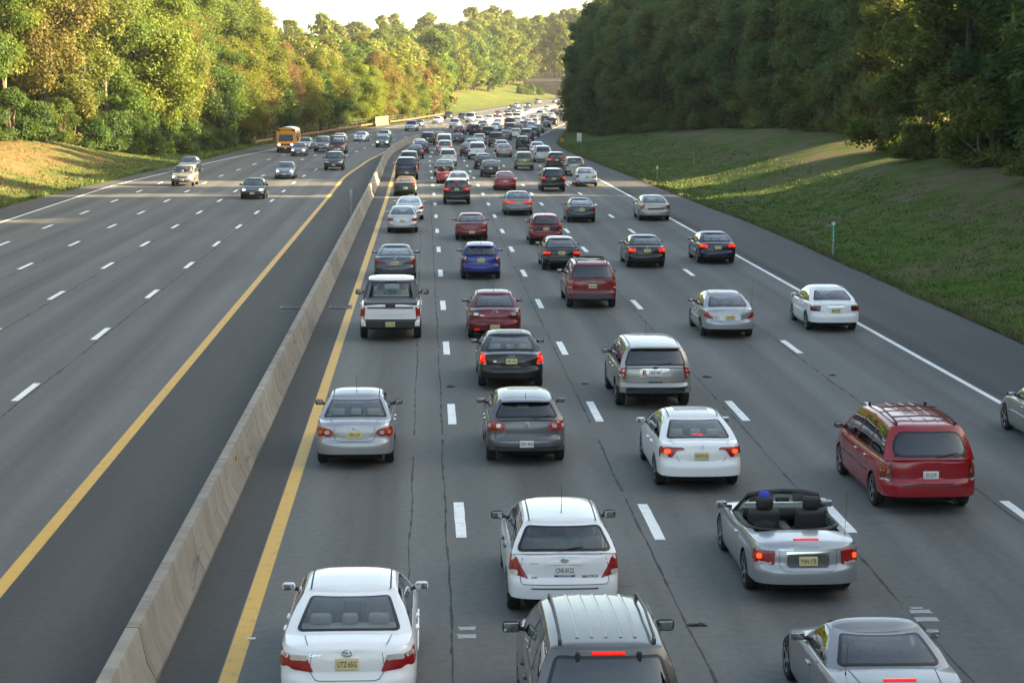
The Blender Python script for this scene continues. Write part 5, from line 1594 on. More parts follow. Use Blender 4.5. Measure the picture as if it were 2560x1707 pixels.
# ---- left-hand wood
TLL = pchip([(60, -47), (120, -46), (165, -43.5), (190, -41), (206, -36), (222, -31.5), (245, -28.5), (275, -27), (320, -26), (372, -26), (405, -26), (470, -25.5), (500, -27), (540, -36), (600, -44), (660, -41), (710, -35), (740, -30)])
left_cols = [GR, OL, YG, OR, YG, GR, RU, YG, OL, GR, YG, OR, OL, GR, YG, OL, YG, OR]
i = 0; Y = 128.0
while Y < 505:
    lat = TLL(Y) - trng.uniform(0, 1.6); x = lat + C(Y)
    c_ = vary(left_cols[i % len(left_cols)], .10)
    if Y < 235: key, sc = trng.choice(['lA', 'lB', 'lA', 'lC']), trng.uniform(1.0, 1.2)
    elif Y < 300: key, sc = trng.choice(['lC', 'lD', 'lA']), trng.uniform(.72, .9)
    else: key, sc = trng.choice(['lC', 'lD', 'fC']), trng.uniform(.62, .82)
    sc = cap_scale(key, x, Y, sc)
    tree(key, x, Y, sc, c_, f'{NTH(i)} {colour_word(c_)} tree along the front of the sunlit wood, counted from the left', 'front trees of the sunlit wood on the left'); i += 1
    Y += trng.uniform(5.6, 8.0) if Y < 250 else trng.uniform(7, 10)
deepl = []
for ri in range(1, 5):
    Y = 122 + ri * 2.0
    while Y < 505:
        lat = TLL(Y) - ri * 6.8 - trng.uniform(-1, 1.5); x = lat + C(Y)
        c_ = vary(trng.choice([GR, YG, OL, GR, OL if ri == 1 else YG]))
        sc = (trng.uniform(1.0, 1.25) if Y < 235 else trng.uniform(.85, 1.1)) * (1 + .06 * ri)
        key = trng.choice(['lA', 'lB', 'lC']) if Y < 300 else trng.choice(['fA', 'fB', 'fC'])
        sc = cap_scale(key, x, Y, sc, 0, 34)
        if sc > .35:
            if ri == 1: tree(key, x, Y, sc, c_, 'sunlit tree standing in the second rank of the left-hand wood', 'second-rank trees of the sunlit wood on the left')
            else: deepl.append((x, Y, min(sc, sc * TR[key][2] / 19.5)))
        Y += trng.uniform(6.5, 9)
for Y in np.arange(-325, 122, 7.5):
    for dl in (0, 8, 17): deepl.append((TLL(60) - dl + trng.uniform(-1.5, 1.5), Y, trng.uniform(1.0, 1.2)))
for xx in np.arange(-60, 60, 7): deepl.append((xx, -335 + trng.uniform(-4, 4), 1.1))  # unseen trees added across the road behind the camera, to darken paint reflections
link('woodland', woodland('woodland', deepl, '', 4, 2600, .95), kind='stuff', color=OL, label='dense depth of the sunlit wood left of the road and unseen trees behind the camera')
# bushes at its foot
n = 0
for Y, off, key, sc, col in [(141, 2.2, 'sC', .9, YG), (149, 1.5, 'sA', 1.0, GR), (157, 2.4, 'sC', 1.0, YG), (166, 1.6, 'sA', .9, OL), (176, 2.2, 'sC', .8, GR), (188, 2.6, 'sC', 1.0, DG), (193, 3.4, 'sA', 1.2, DG), (198, 3.0, 'sC', .9, GR), (203, 3.6, 'sA', 1.1, DG),
                     (207, 3.4, 'sA', 1.35, DG), (211, 3.4, 'sC', .85, DG), (215, 3.2, 'sA', 1.3, GR), (219, 2.8, 'sA', 1.2, DG), (223, 3.0, 'sB', 1.3, GR), (227, 2.6, 'sA', 1.3, DG), (232, 2.4, 'sC', .8, DG), (238, 2.4, 'sA', 1.2, DG), (245, 2.0, 'sA', 1.1, GR), (252, 1.6, 'sB', 1.2, DG), (261, 1.5, 'sA', 1.0, DG)]:
    lat = TLL(Y) + off - .6
    tree(key, lat + C(Y), Y, sc, vary(col), f'{ORD[n]} bush at the foot of the left-hand wood, counted away from the camera', 'bushes at the foot of the left-hand wood', 'bush', 'bush'); n += 1

for k in range(13):
    Y = 132 + k * 10.2 + trng.uniform(-2, 2); lat = TLL(Y) + trng.uniform(-1.2, 1.6)
    tree(trng.choice(['sC', 'sC', 'sA']), lat + C(Y), Y, trng.uniform(.7, 1.5), vary(trng.choice([GR, OL, DG, YG])), f'{NTH(k)} tangled shrub among the trunks of the left-hand wood, counted away from the camera', 'undergrowth shrubs in the left-hand wood', 'shrub', 'shrub', sq=trng.uniform(.8, 1.4))
# ---- far hillside
HILL = [YG, YG, OL, GR, YG, DG, GR]
farwood = []; nf = 0
for ri in range(6):
    Y = 508 + ri * 5
    while Y < 800:
        lat = TLL(Y) - 1 - ri * 9.0 + trng.uniform(-2, 2); x = lat + C(Y)
        if Y > 668 and lat > -43: Y += 8; continue
        key = trng.choice(['fA', 'fB', 'fC']); sc = cap_scale(key, x, Y, trng.uniform(.9, 1.25) * (1 + .09 * ri), 0, 34)
        c_ = vary(trng.choice(HILL))
        if sc > .3:
            if ri == 0: tree(key, x, Y, sc, c_, f'{NTH(nf)} tree along the top edge of the far grassy hillside, counted from the left', 'trees edging the far grassy hillside'); nf += 1
            elif ri < 3: tree(key, x, Y, sc, c_, 'sunlit tree in the far wood behind the grassy hillside', 'trees of the far hillside wood')
            else: farwood.append((x, Y, sc))
        Y += trng.uniform(8, 11.5)
for Y in (775, 800, 830, 862, 900):                       # beyond the overpass, closing the view over the road
    for lat in np.arange(-70, 120, 9.0):
        if Y < 800 and -24 < lat < 18: continue
        x, y = lat + C(Y) + trng.uniform(-3, 3), Y + trng.uniform(-6, 6)
        sc = cap_scale('fA', x, y, 1.9, 0, 30)
        if sc > .4: farwood.append((x, y, sc))
link('woodland', woodland('woodland', farwood, '', 6, 2600, 1.2), kind='stuff', color=(.125, .145, .024), label='far wood closing the view behind the hillside and the overpass')
# scrub by the abutment
for k in range(8):
    y = 686 + k * 4; x = C(y) + pave_l(y) - 8 - trng.uniform(0, 8)
    tree('sA', x, y, trng.uniform(.6, 1.0), vary(GR), 'green scrub on the slope below the far stone abutment', 'scrub below the overpass abutment', 'shrub', 'shrub')
# ------------------------------------------------------------------ traffic
KD = 2560 / 2352
WHITE, SILVER, BLACK, GREY, MAROON = (.80, .81, .82), (.37, .38, .40), (.008, .008, .010), (.10, .105, .115), (.150, .006, .012)
RED, BLUE, NAVY, CHAMP, DGREEN, BEIGE = (.32, .004, .012), (.016, .032, .20), (.010, .014, .032), (.36, .33, .28), (.008, .028, .022), (.40, .385, .34)
PEWTER = (.118, .116, .116)
NAMES = {'sedan': ('sedan', 'car'), 'coupe': ('coupe', 'car'), 'hatch': ('hatchback', 'car'), 'suv': ('suv', 'suv'), 'minivan': ('minivan', 'minivan'), 'pickup': ('pickup_truck', 'pickup truck'), 'van': ('van', 'van')}
AWAY, COMING = 'vehicles queuing away from the camera', 'vehicles coming towards the camera'
class _P(list):
    def __getitem__(s, k): return next(v for n_, v in s if n_.startswith(k))
PLACED = _P()
def put_car(K, c, loc, rz, color, label, name, cat, group):
    e_ = empty(name, loc, label, cat, group, rz); K.put(e_, color)
    t_ = c.P['t']; rear_ = (c.g[0] + .66) if t_ in ('sedan', 'coupe') else c.g[0] + .9
    yf = (c.P['cockpit'][0] + 1.0) if c.P.get('open_top') else rear_ + .92
    PLACED.append((label, (e_, yf + .17 - c.ro, c.sill + .24 + (.1 if t_ == 'suv' else 0))))
    return e_
def car(px, py, label, color, disp=True, z=0.0, feat=None, dx=0.0, **P):
    """px,py: photo position of the ground between the rear tyres (or, with feat, of a point z above the road and feat metres ahead of the tail)"""
    k = KD if disp else 1.0
    p = at(px * k, py * k, z); c, K = build_car(**P)
    if feat is None: y = p.y + .10
    else: y = p.y - feat + c.ro
    rz = heading(y); nm, ct_ = NAMES[P['t']]
    if P.get('name'): nm = P['name']
    return put_car(K, c, (p.x + dx, y, RISE(y)), rz, color, label, nm, P.get('cat', ct_), AWAY)

NEAR = dict(lod=2)
# --- the nearest cars
car(797, 1510, 'white sedan nearest the camera with beige seats, beside the yellow line', WHITE, t='sedan', z=.88, feat=.10, L=4.80, W=1.84, H=1.48, g=(.60, 1.52, 2.72, 3.5), lod=2, metal=0, seat='beige', tl='camry', tz=(.69, .96), pz=.80, text='UTZ·65G', emblem=(1.0 - .06, .055, 'ovals'), rcw=.36, garnish=None, heads=3,
    lens_bits=[(.14, .50, .55, .80, 'clear'), (.55, .86, .62, .84, 'clear')], extras=[('ditches',)], strip='body', badges=[('Camry', -.46, .915, .055, 'chrome', 1.0)])
car(1398, 1490, 'pewter grey suv at the bottom edge with ribbed roof and dark roof rails', PEWTER, t='suv', z=1.72, feat=.30, L=4.75, W=1.86, H=1.80, lod=2, privacy=1, tl='tall', tz=(.85, 1.2), brake=2, chmsl='roof', mirror_body=0, mirs=1.25, black_handles=1, rw=.9,
    extras=[('rails', 'trim'), ('ribs', (-.52, -.26, 0, .26, .52)), ('hinges',), ('wiper', -.1, .4)], recess=False)
car(2046, 1524, 'silver hardtop roadster at the bottom edge of the photo with a short rear deck', (.27, .275, .285), t='coupe', z=.98, feat=.80, L=4.1, W=1.78, H=1.30, wb=2.43, g=(.85, 1.72, 2.25, 2.95), win=[(.10, .92)], lod=2, seat='black', rw=.86, chmsl='deck', brake=1, tz=(.62, .86), tl='tri',
    extras=[('mast', -.62, .62, .42)], gw=(.90, .64), zt=[(0, .88), (.15, .93), (.7, .96), (1.4, .95), (2.4, .93), (3.0, .92), (3.5, .84), (4.2, .70), (4.5, .60)])
car(1290, 1398, 'white hatchback with a roof aerial just ahead of the pewter suv', WHITE, t='hatch', L=4.35, W=1.775, H=1.55, lod=2, metal=0, seat='grey', tl='tri', tz=(.66, 1.02), rw=.93, rh0=.05, pz=.80, text='CNE-8122', plate='plate_white', emblem=(.955, .045, 'ovals'), garnish=(.90, .30, 'body'), mirror_body=0, black_handles=1, mirs=1.1,
    lens_bits=[(.34, .64, .14, .36, 'clear')], extras=[('ditches',), ('antenna', .95, .50, .14), ('wiper', -.12, .5), ('tailpanel', .62, .515, .535, 'black', .01, 'bumper_step'), ('tailpanel', .19, .865, .905, 'plate_navy', .01, 'plate_frame'), ('tailpanel', .19, .695, .735, 'plate_navy', .01, 'plate_frame')],
    badges=[('MATRIX', .42, .70, .065, 'trim', 1.1), ('TOYOTA', -.50, .90, .035, 'chrome', 1.0), ('4WD', -.50, .68, .045, 'trim', 1.0), ('TOYOTA', 0, .886, .032, 'ink_white', 1.2), ('CLIFTON PARK', 0, .715, .030, 'ink_white', 1.0)])
CONV = car(1830, 1352, 'silver open convertible with black seats and lit brake lamps', SILVER, t='coupe', name='convertible', L=4.92, W=1.78, H=1.36, wb=2.69, lod=2, open_top=1, cockpit=(1.02, 2.85), noseam=0, tl='box', tz=(.64, .86), brake=1, pz=.70, text='YNN·17B', rcw=.36, recm='trim', garnish=(.83, .38, 'chrome'), chmsl='deck', pipes=(),
    lens_bits=[(.1, .9, .04, .2, 'clear')], extras=[('mast', .74, .80, .75)], badges=[('SEBRING', -.40, .88, .045, 'chrome', 1.4), ('TOURING', .48, .88, .035, 'chrome', 1.4)])
car(2112, 1162, 'red minivan with a roof rack and large rear window in the right-hand lanes', RED, t='minivan', L=5.10, W=1.92, H=1.76, lod=2, metal=0, privacy=1, tl='tall', tz=(.66, 1.0), pz=.79, text='ES·231P', plate='plate_white', mirror_body=0, rr=.22, rw=.88, strip='trim', stripz=.66, lens_bits=[(.1, .9, .45, .70, 'amber'), (.1, .9, .02, .16, 'clear')], lens='darkred',
    extras=[('rails', 'black', (1.05, 2.1), 'trim'), ('wiper', .15, .5), ('tailpanel', .60, .585, .605, 'trim', .01, 'bumper_step'), ('ribs', (-.3, .1, .4))], badges=[('Windstar', -.56, .74, .05, 'trim', 1.0), ('GL', .66, .74, .04, 'trim', 1.0)])
car(1598, 1112, 'white sedan with lit brake lamps and beige seats, ahead of the open convertible', WHITE, t='sedan', L=4.49, W=1.75, H=1.44, lod=2, metal=0, seat='beige', tl='civic', tz=(.72, .93), brake=1, chmsl='shelf', pz=.76, text='WXS·91H', emblem=(.93, .05, 'h'), rcw=.34, lidw=.62,
    g=(.52, 1.42, 2.6, 3.55), lens_bits=[(.52, .80, .04, .34, 'clear')], extras=[('ditches',), ('sunroof',), ('tailpanel', .17, .675, .69, 'black', .005, 'plate_frame')])
car(2476, 1036, 'silver-beige sedan cut off by the right edge of the photo', (.33, .33, .325), t='sedan', L=4.7, W=1.79, H=1.44, lod=2, strip='chrome', mirror_body=0, tz=(.72, .88))
car(1206, 1057, 'grey hatchback with round twin tail lamps and a black lower bumper', (.13, .135, .145), t='hatch', L=4.2, W=1.76, H=1.48, lod=2, seat='black', tl='oval', tz=(.76, 1.0), rw=.88, pz=.50, plate='plate_white', text='YEW·4950', emblem=(.90, .055, 'round'), recess=False, pipes=(-.62, -.52), g=(.16, .52, 2.3, 3.22),
    lens_bits=[(.20, .40, .32, .68, 'clear'), (.62, .80, .32, .68, 'clear')], cladding=(.36, .44, 'black'), extras=[('sunroof',), ('antenna', .60, .12, .10), ('wiper', .2, .5), ('spoiler', 'roof')], badges=[('GTI', -.52, .745, .04, 'chrome', 1.2)])
car(818, 1062, 'silver sedan with a roof aerial and beige seats, behind the black-topped pickup', SILVER, t='sedan', L=4.53, W=1.70, H=1.48, lod=2, seat='beige', tl='oval', tz=(.72, .92), pz=.77, text='VBA·22V', garnish=(.875, .31, 'body'), emblem=(.90, .035, 'ovals'), rcw=.33, rr=.04, rw=.90, mirror_body=0,
    lens_bits=[(.18, .38, .28, .66, 'clear'), (.52, .70, .30, .66, 'amber')], extras=[('ditches',), ('antenna', 1.72, .38, .02)])
car(1497, 930, 'silver crossover suv with a red letter R on the tailgate', (.36, .355, .34), t='suv', L=4.72, W=1.93, H=1.70, lod=2, privacy=1, tl='tall', tz=(.80, 1.12), pz=.95, text='VKZ·79H', plate='plate_white', emblem=(1.09, .05, 'oval_blue'), mirror_body=0, black_handles=0, rw=.9, rcw=.44, recm='clear', pipes=(-.55, .55), cladding=(.44, .60, 'black'), chmsl=None,
    lens_bits=[(.15, .9, .55, .72, 'clear'), (.15, .9, .18, .40, 'clear')], extras=[('ditches',), ('antenna', 2.4, .38, -.02), ('spoiler', 'roof'), ('wiper', 0, .5), ('decal', 'R', -.28, .95, .22, 'ink_red'), ('sunroof',), ('tailpanel', .20, .70, .735, 'black', .015, 'tailgate_handle'), ('tailpanel', .40, 1.035, 1.055, 'chrome', .01, 'tailgate_strip')])
car(1172, 886, 'black sedan with lit brake lamps right behind the dark red sedan', BLACK, t='sedan', L=4.58, W=1.80, H=1.43, lod=2, seat='beige', tl='slant', tz=(.72, 1.0), brake=2, pz=.80, text='VBC·95Y', rcw=.42, g=(.62, 1.4, 2.5, 3.4), garnish=(.89, .34, 'trim'), lens_bits=[(.05, .95, -.06, .06, 'clear')], extras=[('sunroof',)], badges=[('VOLVO', 0, .94, .04, 'chrome', 1.5), ('S60', -.48, .80, .045, 'chrome', 1.2)])
car(1135, 775, 'dark red sedan with smoked round lamp clusters, ahead of the black sedan', MAROON, t='sedan', L=4.54, W=1.755, H=1.465, lod=2, seat='black', tl='oval', tz=(.79, .97), lens='smoke', pz=.45, recess=True, rcw=.32, emblem=(.93, .06, 'wing'), text='WYL·21E', mirror_body=0, lens_bits=[(.15, .45, .2, .6, 'clear'), (.55, .85, .2, .6, 'amber')],
    extras=[('ditches',), ('antenna', 1.75, .30, .02), ('reflect', .60, .82, .36, .39, 'red_on')], badges=[('Mazda 3', -.46, .83, .04, 'chrome', 1.1)])
car(1668, 772, 'silver sedan with tear-shaped red lamps beside the silver crossover', SILVER, t='sedan', L=4.5, W=1.725, H=1.425, lod=2, seat='grey', tl='tri', tz=(.66, .92), pz=.72, text='VAY·27Y', garnish=(.85, .32, 'body'), rcw=.36, recm='white_paint', lens_bits=[], strip='body', mirror_body=0, extras=[('ditches',), ('mast', .77, .55, .85)])
car(1908, 757, 'white sedan with dark red lamps in the far right lane beside the edge line', WHITE, t='sedan', L=4.44, W=1.715, H=1.44, lod=2, metal=0, seat='black', tl='box', tz=(.72, .90), lens='darkred', pz=.74, text='MGG·78V', garnish=(.87, .30, 'chrome'), emblem=(.92, .04, 'h'), strip='body', lens_bits=[], heads=2)
car(898, 776, 'white pickup with grey cladding and a black covered bed', WHITE, t='pickup', L=5.6, W=2.02, H=1.90, lod=2, metal=0, seat='beige', tl='pick', tz=(.76, 1.12), pz=.58, recess=False, cabmat='trim', text='XCP·35W', mirror_body=0, mirs=1.4, cladding=(.46, .735, 'black'), rw=.82, chmsl='roof', pipes=(),
    zt=[(0, 1.14), (.2, 1.15), (1.7, 1.15), (3.2, 1.12), (4.2, 1.12), (4.8, 1.08), (5.35, 1.0), (5.6, .85)], lens_bits=[(.1, .9, .02, .2, 'clear')], extras=[('bedcover',), ('tailpanel', .80, 1.075, 1.13, 'trim', .01, 'tailgate_cap')], badges=[('CHEVROLET', 0, .86, .16, 'sign_white', 1.25)])
car(1357, 705, 'dark red suv with a white-topped roof rack, grey bumper and chrome step', (.21, .006, .014), t='suv', L=4.8, W=1.85, H=1.74, lod=2, metal=0, privacy=1, tl='tall', tz=(.78, 1.08), pz=.86, text='NJZ·81M', lens_bits=[(.1, .9, .62, .98, 'amber'), (.1, .9, .0, .18, 'clear')], rw=.93, rh1=.93, mirror_body=0, mirs=1.2, emblem=(1.0, .035, 'oval_blue'), cladding=(.40, .60, 'trim'), belt=.97,
    extras=[('rails', 'black', (.9, 1.35, 1.8, 2.25), 'black'), ('tailpanel', .30, .385, .42, 'chrome', .01, 'bumper_step'), ('tailpanel', .26, .975, 1.005, 'black', .01, 'tailgate_handle'), ('wiper', .1, .35)])
# --- the next ranks
def mid(px, py, label, color, **P):
    P.setdefault('lod', 1); P.setdefault('text', random.choice(['XHK·42L', 'VTR·61D', 'WLB·30C', 'UPN·18T', 'YDK·74R', 'VZE·25M']))
    return car(px, py, label, color, **P)
mid(908, 641, 'dark grey coupe with slanted red lamps just ahead of the white pickup', (.075, .08, .095), t='coupe', L=4.6, W=1.8, H=1.40, tl='tri', tz=(.72, .98), pz=.75, emblem=(.94, .04, 'round'), lens_bits=[])
mid(1104, 640, 'bright blue hatchback with clear-topped tail lamps', BLUE, t='hatch', L=4.1, W=1.69, H=1.52, tl='slant', tz=(.76, 1.0), rw=.93, pz=.84, emblem=(.95, .04, 'h'), lens_bits=[(.05, .95, .5, 1.0, 'clear')], extras=[('antenna', .8, .22, .1), ('wiper', 0, .4), ('spoiler', 'roof')])
mid(1288, 619, 'black hatchback partly hidden by the dark red suv', BLACK, t='hatch', L=4.6, W=1.71, H=1.43, g=(.22, .95, 2.4, 3.25), tl='box', tz=(.74, .86), brake=2, pz=.80, rw=.9, lens_bits=[])
mid(1482, 613, 'black sedan with amber-topped lamps left of the navy sedan', BLACK, t='sedan', L=4.47, W=1.74, H=1.41, tl='box', tz=(.74, .90), brake=2, pz=.80, lens_bits=[(.3, .95, .55, .95, 'amber')], emblem=(.94, .03, 'round'), seat='black')
mid(1643, 604, 'navy blue sedan near the right edge line with a full-width lamp band', NAVY, t='sedan', L=4.6, W=1.74, H=1.415, tl='wide', tz=(.78, .93), brake=2, pz=.78, lens_bits=[], extras=[('tailpanel', .56, .88, .92, 'darkred', .01, 'lamp_band')])
mid(1083, 551, 'dark red older sedan with a wide lamp band and low plate', (.16, .012, .022), t='sedan', L=4.55, W=1.72, H=1.38, tl='wide', tz=(.68, .80), pz=.48, lens_bits=[], extras=[('tailpanel', .56, .70, .78, 'darkred', .01, 'lamp_band')], recess=False)
mid(1253, 561, 'dark red hatchback with tall curved lamps round a black tail panel', (.18, .010, .02), t='hatch', L=4.2, W=1.72, H=1.55, tl='slant', tz=(.70, 1.05), pz=.84, rw=.86, brake=0, extras=[('tailpanel', .66, .74, .97, 'black', .12), ('antenna', .8, .25, .1)], lens_bits=[(.1, .9, .05, .3, 'clear')])
mid(925, 534, 'silver sedan with a small rear spoiler-less trunk right behind the white one', (.46, .47, .48), t='sedan', L=4.55, W=1.72, H=1.43, tl='box', tz=(.70, .86), pz=.70, lens_bits=[], lens='red')
mid(940, 505, 'white coupe with a trunk spoiler half hidden by a silver sedan', WHITE, t='coupe', L=4.5, W=1.75, H=1.38, tl='tri', tz=(.66, .90), lens_bits=[], extras=[('spoiler', 'wing')])
mid(1190, 494, 'dark silver sedan with wide lit brake lamps', (.16, .17, .18), t='sedan', L=4.8, W=1.83, H=1.47, tl='strip', tz=(.80, .92), brake=2, pz=.80, lens_bits=[], extras=[('antenna', 1.7, .12, .06)])
mid(1334, 510, 'dark blue-grey sedan with triangular red lamps beside the silver-gold sedan', (.045, .05, .062), t='coupe', L=4.45, W=1.72, H=1.40, tl='tri', tz=(.70, .93), pz=.78, emblem=(.92, .04, 'h'), lens_bits=[])
mid(1502, 506, 'silver-gold sedan alone in the right lane by the edge line', (.36, .345, .31), t='sedan', L=4.82, W=1.85, H=1.5, tl='small', tz=(.78, 1.0), pz=.52, lens_bits=[], recess=False, extras=[('tailpanel', .55, .70, .80, 'trim', .02)])
mid(1049, 469, 'black suv with lit brake lamps crossing the strip of sunlight', BLACK, t='suv', L=4.67, W=1.87, H=1.72, tl='civic', tz=(.98, 1.14), brake=2, pz=1.06, chmsl='roof', rw=.88, lens_bits=[], recess=False)
mid(1160, 437, 'red sedan with a trunk spoiler in the strip of sunlight', RED, t='sedan', L=4.5, W=1.71, H=1.41, tl='wide', tz=(.70, .84), pz=.72, lens_bits=[], extras=[('spoiler', 'wing')], metal=0)
mid(1270, 440, 'black suv with roof rails and lit brake lamps in the strip of sunlight', BLACK, t='suv', L=4.87, W=1.89, H=1.78, tl='small', tz=(.98, 1.16), brake=2, pz=1.0, privacy=1, lens_bits=[], extras=[('rails', 'black'), ('reflect', .7, .95, .52, .58, 'darkred')])
mid(1346, 428, 'pale silver sedan beside the edge line where sun crosses the shoulder', (.46, .47, .50), t='sedan', L=4.85, W=1.79, H=1.47, tl='small', tz=(.72, .98), pz=.80, lens='darkred', lens_bits=[])
def mid2(px, py, label, color, **P): P.setdefault('lod', 1); return car(px, py, label, color, disp=False, **P)
mid2(1013.5, 490, 'dark green convertible with its tan soft top up', DGREEN, t='coupe', name='convertible', soft='tan', L=4.92, W=1.77, H=1.39, tl='wide', tz=(.74, .86), pz=.62, rw=.55, rh0=.2, rh1=.75, opaque=1, lens_bits=[], recess=False)
mid2(1017, 449, 'dark blue large suv with amber-topped lamps beside the yellow line', (.012, .02, .05), t='suv', L=5.2, W=2.0, H=1.92, tl='tall', tz=(.75, 1.15), privacy=1, rw=.92, rh1=.93, pz=.62, recess=False, lens_bits=[(.1, .9, .5, .95, 'amber')], cladding=(.46, .62, 'trim'), mirs=1.4)
mid2(1023, 424, 'grey minivan hidden behind the dark blue large suv', (.12, .125, .13), t='minivan', L=4.9, W=1.92, H=1.76, tl='tall', tz=(.8, 1.1), privacy=1, lens_bits=[])
mid2(1039, 397, 'black sedan with red lamps ahead of the grey minivan by the barrier', BLACK, t='sedan', L=4.8, W=1.8, H=1.45, tl='box', tz=(.76, .9), brake=2, lens_bits=[])
mid2(1053, 384, 'dark blue sedan tucked in ahead of the black sedan by the barrier bend', NAVY, t='sedan', tl='box', tz=(.74, .9), lens_bits=[])
mid2(1048.5, 378, 'white sedan showing only its roof by the barrier bend', WHITE, t='sedan', metal=0, lens_bits=[])
mid2(1146, 477, 'white sedan half hidden behind the black suv in the sunlight strip', WHITE, t='sedan', metal=0, L=4.7, tl='small', tz=(.74, .95), lens_bits=[])
mid2(1118, 459, 'bright red open convertible beside the row of lane dashes', RED, t='coupe', name='convertible', metal=0, open_top=1, cockpit=(1.02, 2.85), L=4.7, H=1.34, W=1.8, tl='wide', tz=(.68, .8), lens_bits=[], recess=False, pipes=())
mid2(1111, 440, 'taupe older sedan ahead of the bright red convertible', (.22, .205, .19), t='sedan', L=5.0, W=1.86, H=1.42, tl='strip', tz=(.72, .84), lens='darkred', lens_bits=[])
mid2(1120, 415, 'white small suv ahead of the taupe sedan', WHITE, t='suv', metal=0, L=4.4, W=1.78, H=1.72, tl='small', tz=(.9, 1.08), privacy=1, lens_bits=[], rw=.9)
mid2(1112.5, 387, 'pale lilac-silver minivan with glowing lamps right behind the white van', (.48, .46, .5), t='minivan', L=4.7, W=1.82, H=1.66, tl='wide', tz=(.86, 1.02), brake=2, lens_bits=[], plate='plate_white')
mid2(1226, 443, 'black sedan with bright red lamps left of the green suv', BLACK, t='sedan', L=4.8, tl='tri', tz=(.7, .95), lens_bits=[(.2, .5, .3, .6, 'clear')])
mid2(1209, 423, 'black sedan partly behind another black sedan left of the green suv', (.014, .013, .016), t='sedan', tl='small', tz=(.74, .96), lens_bits=[])
mid2(1311, 425.5, 'pale green small suv in the middle lanes', (.17, .205, .125), t='suv', L=4.4, W=1.8, H=1.74, tl='small', tz=(.88, 1.08), privacy=1, rw=.92, lens_bits=[], cladding=(.36, .5, 'trim'))
mid2(1436, 439, 'grey-gold suv with a rear wing just ahead of the pale silver sedan', (.30, .30, .28), t='suv', L=4.6, W=1.82, H=1.67, tl='civic', tz=(.84, 1.02), lens='darkred', lens_bits=[], extras=[('spoiler', 'roof')])
mid2(1391, 426, 'black suv with lit lamps between the green suv and the grey-gold suv', BLACK, t='suv', L=4.67, W=1.9, H=1.74, tl='civic', tz=(.96, 1.12), brake=2, rw=.88, lens_bits=[])
mid2(1357, 406, 'silver-blue minivan ahead of the black suv on the right', (.42, .44, .48), t='minivan', L=4.8, tl='tall', tz=(.8, 1.1), privacy=1, lens_bits=[])
mid2(1193, 399, 'white large suv with grey lower body beside the dark red sedan', WHITE, t='suv', metal=0, L=5.2, W=2.0, H=1.9, tl='tall', tz=(.8, 1.1), privacy=1, rw=.92, lens_bits=[], cladding=(.42, .64, 'trim'))
mid2(1169.5, 391, 'dark red sedan half hidden by the white large suv', (.05, .01, .014), t='sedan', L=4.7, tl='box', tz=(.74, .9), lens_bits=[])
mid2(1261, 393, 'beige-gold sedan with pink-red lit lamps in the middle lane', (.27, .26, .23), t='sedan', L=4.82, tl='box', tz=(.78, .9), brake=2, lens_bits=[])
mid2(1306.6, 374.5, 'black compact suv with a spare wheel on its tailgate', (.02, .018, .018), t='suv', L=4.3, W=1.75, H=1.68, tl='tall', tz=(1.0, 1.3), lens_bits=[], extras=[('spare',)], pz=.72, recess=False)

# --- far away-going traffic: shared bodies
def far(px, py, t, color, label, brake=0, lens=None, lod=0, **kw):
    key = (t, brake, lens, kw.get('L'), kw.get('H'), lod)
    if key not in CACHE: CACHE[key] = build_car(t=t, brake=brake, lod=lod, opaque=1, lens=lens, lens_bits=[], recess=False, tz=(.78, .95) if t not in ('suv', 'minivan', 'van', 'pickup') else (.85, 1.1), mir=1, **kw)
    c, K = CACHE[key]; p = at(px, py); y = p.y + .1
    return put_car(K, c, (p.x, y, RISE(y)), heading(y), color, label, NAMES[t][0], NAMES[t][1], AWAY)
far(1070, 364, 'suv', (.03, .022, .02), 'dark brown suv just left of the white van')
far(1096, 357, 'sedan', (.03, .035, .05), 'dark blue sedan between the brown suv and the white van')
far(1111, 377.5, 'van', WHITE, 'white van with two square rear windows behind the lilac-silver minivan', L=5.6)
far(1144, 361, 'sedan', BLACK, 'black sedan right of the white van', lod=1)
far(1198.5, 362, 'sedan', (.45, .46, .48), 'silver sedan ahead of the white large suv')
far(1180, 377, 'sedan', (.35, .39, .45), 'pale blue-grey sedan above the dark red sedan')
far(1148, 338, 'sedan', (.02, .02, .024), 'black sedan with bright plate beside the barrier end', 2)
far(1188, 339, 'suv', BLACK, 'black suv right of the black sedan at the barrier end')
far(1180, 331, 'sedan', (.05, .02, .022), 'dark red-black sedan peeping out left behind a black suv')
far(1205, 331, 'sedan', (.30, .31, .32), 'grey sedan just right behind the black suv')
far(1206, 322, 'sedan', (.12, .015, .02), 'dark red sedan with pale roof ahead of the grey sedan')
far(1221, 345, 'suv', (.014, .016, .014), 'black boxy suv behind the white sedan')
far(1239, 328, 'sedan', WHITE, 'white sedan ahead of the black boxy suv')
far(1245, 317, 'sedan', (.6, .6, .61), 'white-silver sedan ahead of the white sedan')
far(1262, 352, 'sedan', (.075, .08, .085), 'charcoal sedan above the dark pickup')
far(1240, 368, 'pickup', (.03, .028, .024), 'dark pickup behind the charcoal sedan', L=5.4)
far(1254, 381, 'sedan', (.55, .58, .66), 'pale blue-white sedan just ahead of the beige-gold sedan')
far(1289, 346, 'sedan', (.52, .50, .47), 'cream-silver sedan with dark red lamps', 0, 'darkred')
far(1275, 334, 'minivan', (.16, .12, .16), 'dark purple-grey minivan behind the green pickup')
far(1274.5, 321, 'pickup', (.016, .03, .022), 'dark green pickup with two red lamps', 2, L=5.2)
far(1295.5, 333, 'sedan', (.06, .012, .016), 'dark sedan with three glowing red lamps', 2)
